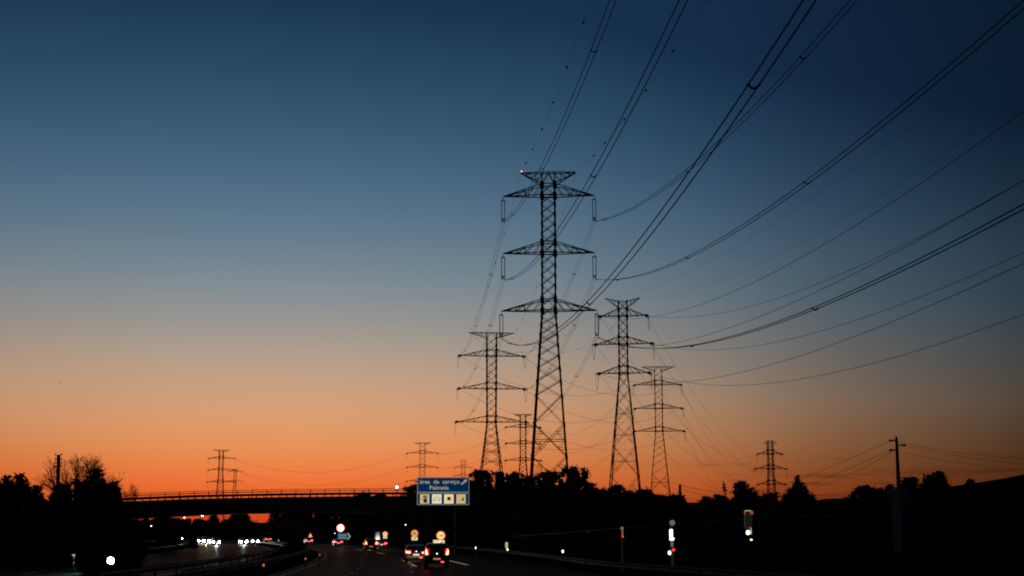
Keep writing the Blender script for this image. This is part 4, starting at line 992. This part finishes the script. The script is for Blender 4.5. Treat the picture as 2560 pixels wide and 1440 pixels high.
for i, x in enumerate(range(1190, 1700, 42)):
    tree(x, 1252 + (i % 3) * 6, 30, max(150, Yside(x, 14)) - 3, f'low black shrub under the trees, number {i + 1}'.replace(', number ' + str(i + 1), ' ' + ['beside the blue sign', 'below the wide armed pylon', 'below the thin pylon', 'under the left pylon leg', 'between the big pylon legs', 'under the tallest round tree', 'right of the tallest tree', 'left of the horned pylon', 'below the horned pylon', 'right of the horned pylon', 'left of the flat topped pylon', 'below the flat topped pylon', 'by the short pole'][i]), 'round', 'shrub', dens=.5)
for x, t_, h_, Y, st_, lb, ln in ((1770, 1241, 24, 165, 'ragged', 'small spiky tree left on the bank', 0), (1803, 1237, 30, 168, 'ragged', 'wider spiky tree on the bank below a leaning twig', 0),
        (1872, 1202, 29, 160, 'ragged', 'dark tree with its top leaning left above the cabinet', -.9), (1915, 1232, 33, 158, 'ragged', 'dark tree at the foot of the small right pylon', .9),
        (1999, 1189, 54, 150, 'cone', 'tall dark conifer on the bank right of the small pylon', 0), (2117, 1244, 11, 140, 'round', 'tiny round bush on the ridge', 0),
        (2165, 1213, 35, 150, 'ragged', 'ragged tree left of the concrete utility pole', 0), (2205, 1219, 26, 150, 'ragged', 'thin airy tree left of the concrete utility pole', 0), (2230, 1211, 13, 145, 'round', 'small bush at the foot of the concrete utility pole', 0),
        (2283, 1191, 31, 150, 'ragged', 'dark tree right of the concrete utility pole', 0), (2332, 1186, 16, 148, 'ragged', 'left lobe tree of the last pair on the ridge', 0), (2354, 1177, 17, 150, 'ragged', 'right taller tree of the last pair on the ridge', 0),
        (2433, 1197, 13, 120, 'round', 'square cut bush near the right edge on the ridge', 0)):
    tree(x, t_, h_, Y, lb, st_, m='leaf2', base=None, lean=ln, dens=1.2)
# leaning slender cypress twig
root, A_, B_ = leaning(1822, 1262, 1808, 1204, 166, .06, .03, 'slender_tree', 'slender leaning stem with a feathery top on the bank', 'tree', None, 'bark', 5)
V, Q = leaf_cloud([tuple((B_ - A_) * u) for u in (.6, .7, .8, .9, .97)], [.12, .2, .24, .2, .1], 260, .1)
np_mesh('crown', V, Q, M['leaf2'], root)
# trees behind the bridge, beyond the bend
for x, t_, h_, lb in ((533, 1280, 9, 'narrow tree seen under the bridge between two orange gaps'), (596, 1266, 24, 'dark tree blocking the orange strip under the bridge'), (690, 1276, 20, 'dark tree behind the bridge right of the last orange gap'), (726, 1262, 26, 'dark tree behind the middle bridge pier'),
                      (770, 1262, 28, 'dark tree behind the bridge above the amber triangle'), (815, 1266, 28, 'dark tree behind the bridge left of the lit disc'), (862, 1262, 30, 'dark tree behind the bridge above the lit disc'),
                      (908, 1229, 26, 'dark tree whose top shows over the bridge railing'), (948, 1231, 20, 'second tree top just above the bridge railing'), (985, 1248, 26, 'dark tree behind the bridge below the bright lamp')):
    tree(x, t_, h_, Yside(x, 22 if x > 600 else 40), lb, 'round', dens=.6)
tree(243, 1356, 20, 84, 'added dark shrub left of the dazzling nearest headlight', 'round', 'shrub')  # added to hide the car's second headlight
tree(327, 1358, 17, 84, 'added dark shrub right of the dazzling nearest headlight', 'round', 'shrub')  # added to keep the car's sky reflections out of view
tree(293, 1352, 17, 99, 'dark shrub standing behind the dazzling nearest headlight', 'round', 'shrub')
tree(441, 1331, 11, 300, 'round dark bush against the far headlights right of the pier', 'round', 'shrub', dens=.6)
tree(482, 1352, 12, 250, 'low bush beside the dazzling cluster of headlights', 'round', 'shrub', dens=.6)
# far off wood under the bridge
C_ = []; R_ = []
for i in range(170):
    px = random.uniform(250, 800); Y = Yside(px, random.uniform(55, 90)) if px > 430 else 640
    q_ = P(px, 1336, Y); topy = 1299 + 3.0 * math.sin(px * .05) + random.uniform(-1.5, 3) + (3 if 520 < px < 560 else 0) + (px > 620) * 4
    zt = P(px, topy, Y).z; 
    for j in range(3):
        r = random.uniform(1.6, 2.6); C_.append((q_.x + random.uniform(-2, 2), Y + random.uniform(-2, 2), max(.5, zt - r - j * 2.8))); R_.append(r)
V, Q = leaf_cloud(C_, R_, 26000, .5); cv, cf = core_mesh(C_, R_, .85)
me = bpy.data.meshes.new('distant_wood'); me.from_pydata(np.concatenate([V, cv]).tolist(), [], [tuple(q) for q in Q.tolist()] + [tuple(i + len(V) for i in f) for f in cf]); me.materials.append(M['leaf']); me.update()
o_ = bpy.data.objects.new('distant_wood', me); COL.objects.link(o_); tag(o_, 'low far off wood seen as one dark band under the bridge', 'wood'); o_['kind'] = 'stuff'
# tiny bird
B_ = P(150, 956, 160); s = MB(); s.ball((0, 0, 0), .07, 8, (2.0, 1, 1)); s.ball((.15, 0, .03), .04, 6); bird = s.build('bird', M['black'], None, True, off=None); bird.location = B_; bird.scale = (.6, .6, .6)
tag(bird, 'tiny dark bird high in the empty sky at the left', 'bird')
for sd in (-1, 1):
    s = MB(); s.add([(-.05, 0, .02), (.06, 0, .02), (.0, sd * .2, .12), (-.1, sd * .34, .05), (-.08, sd * .16, .08)], [(0, 1, 2), (0, 2, 4), (4, 2, 3)]); s.build('wing', M['black'], bird)
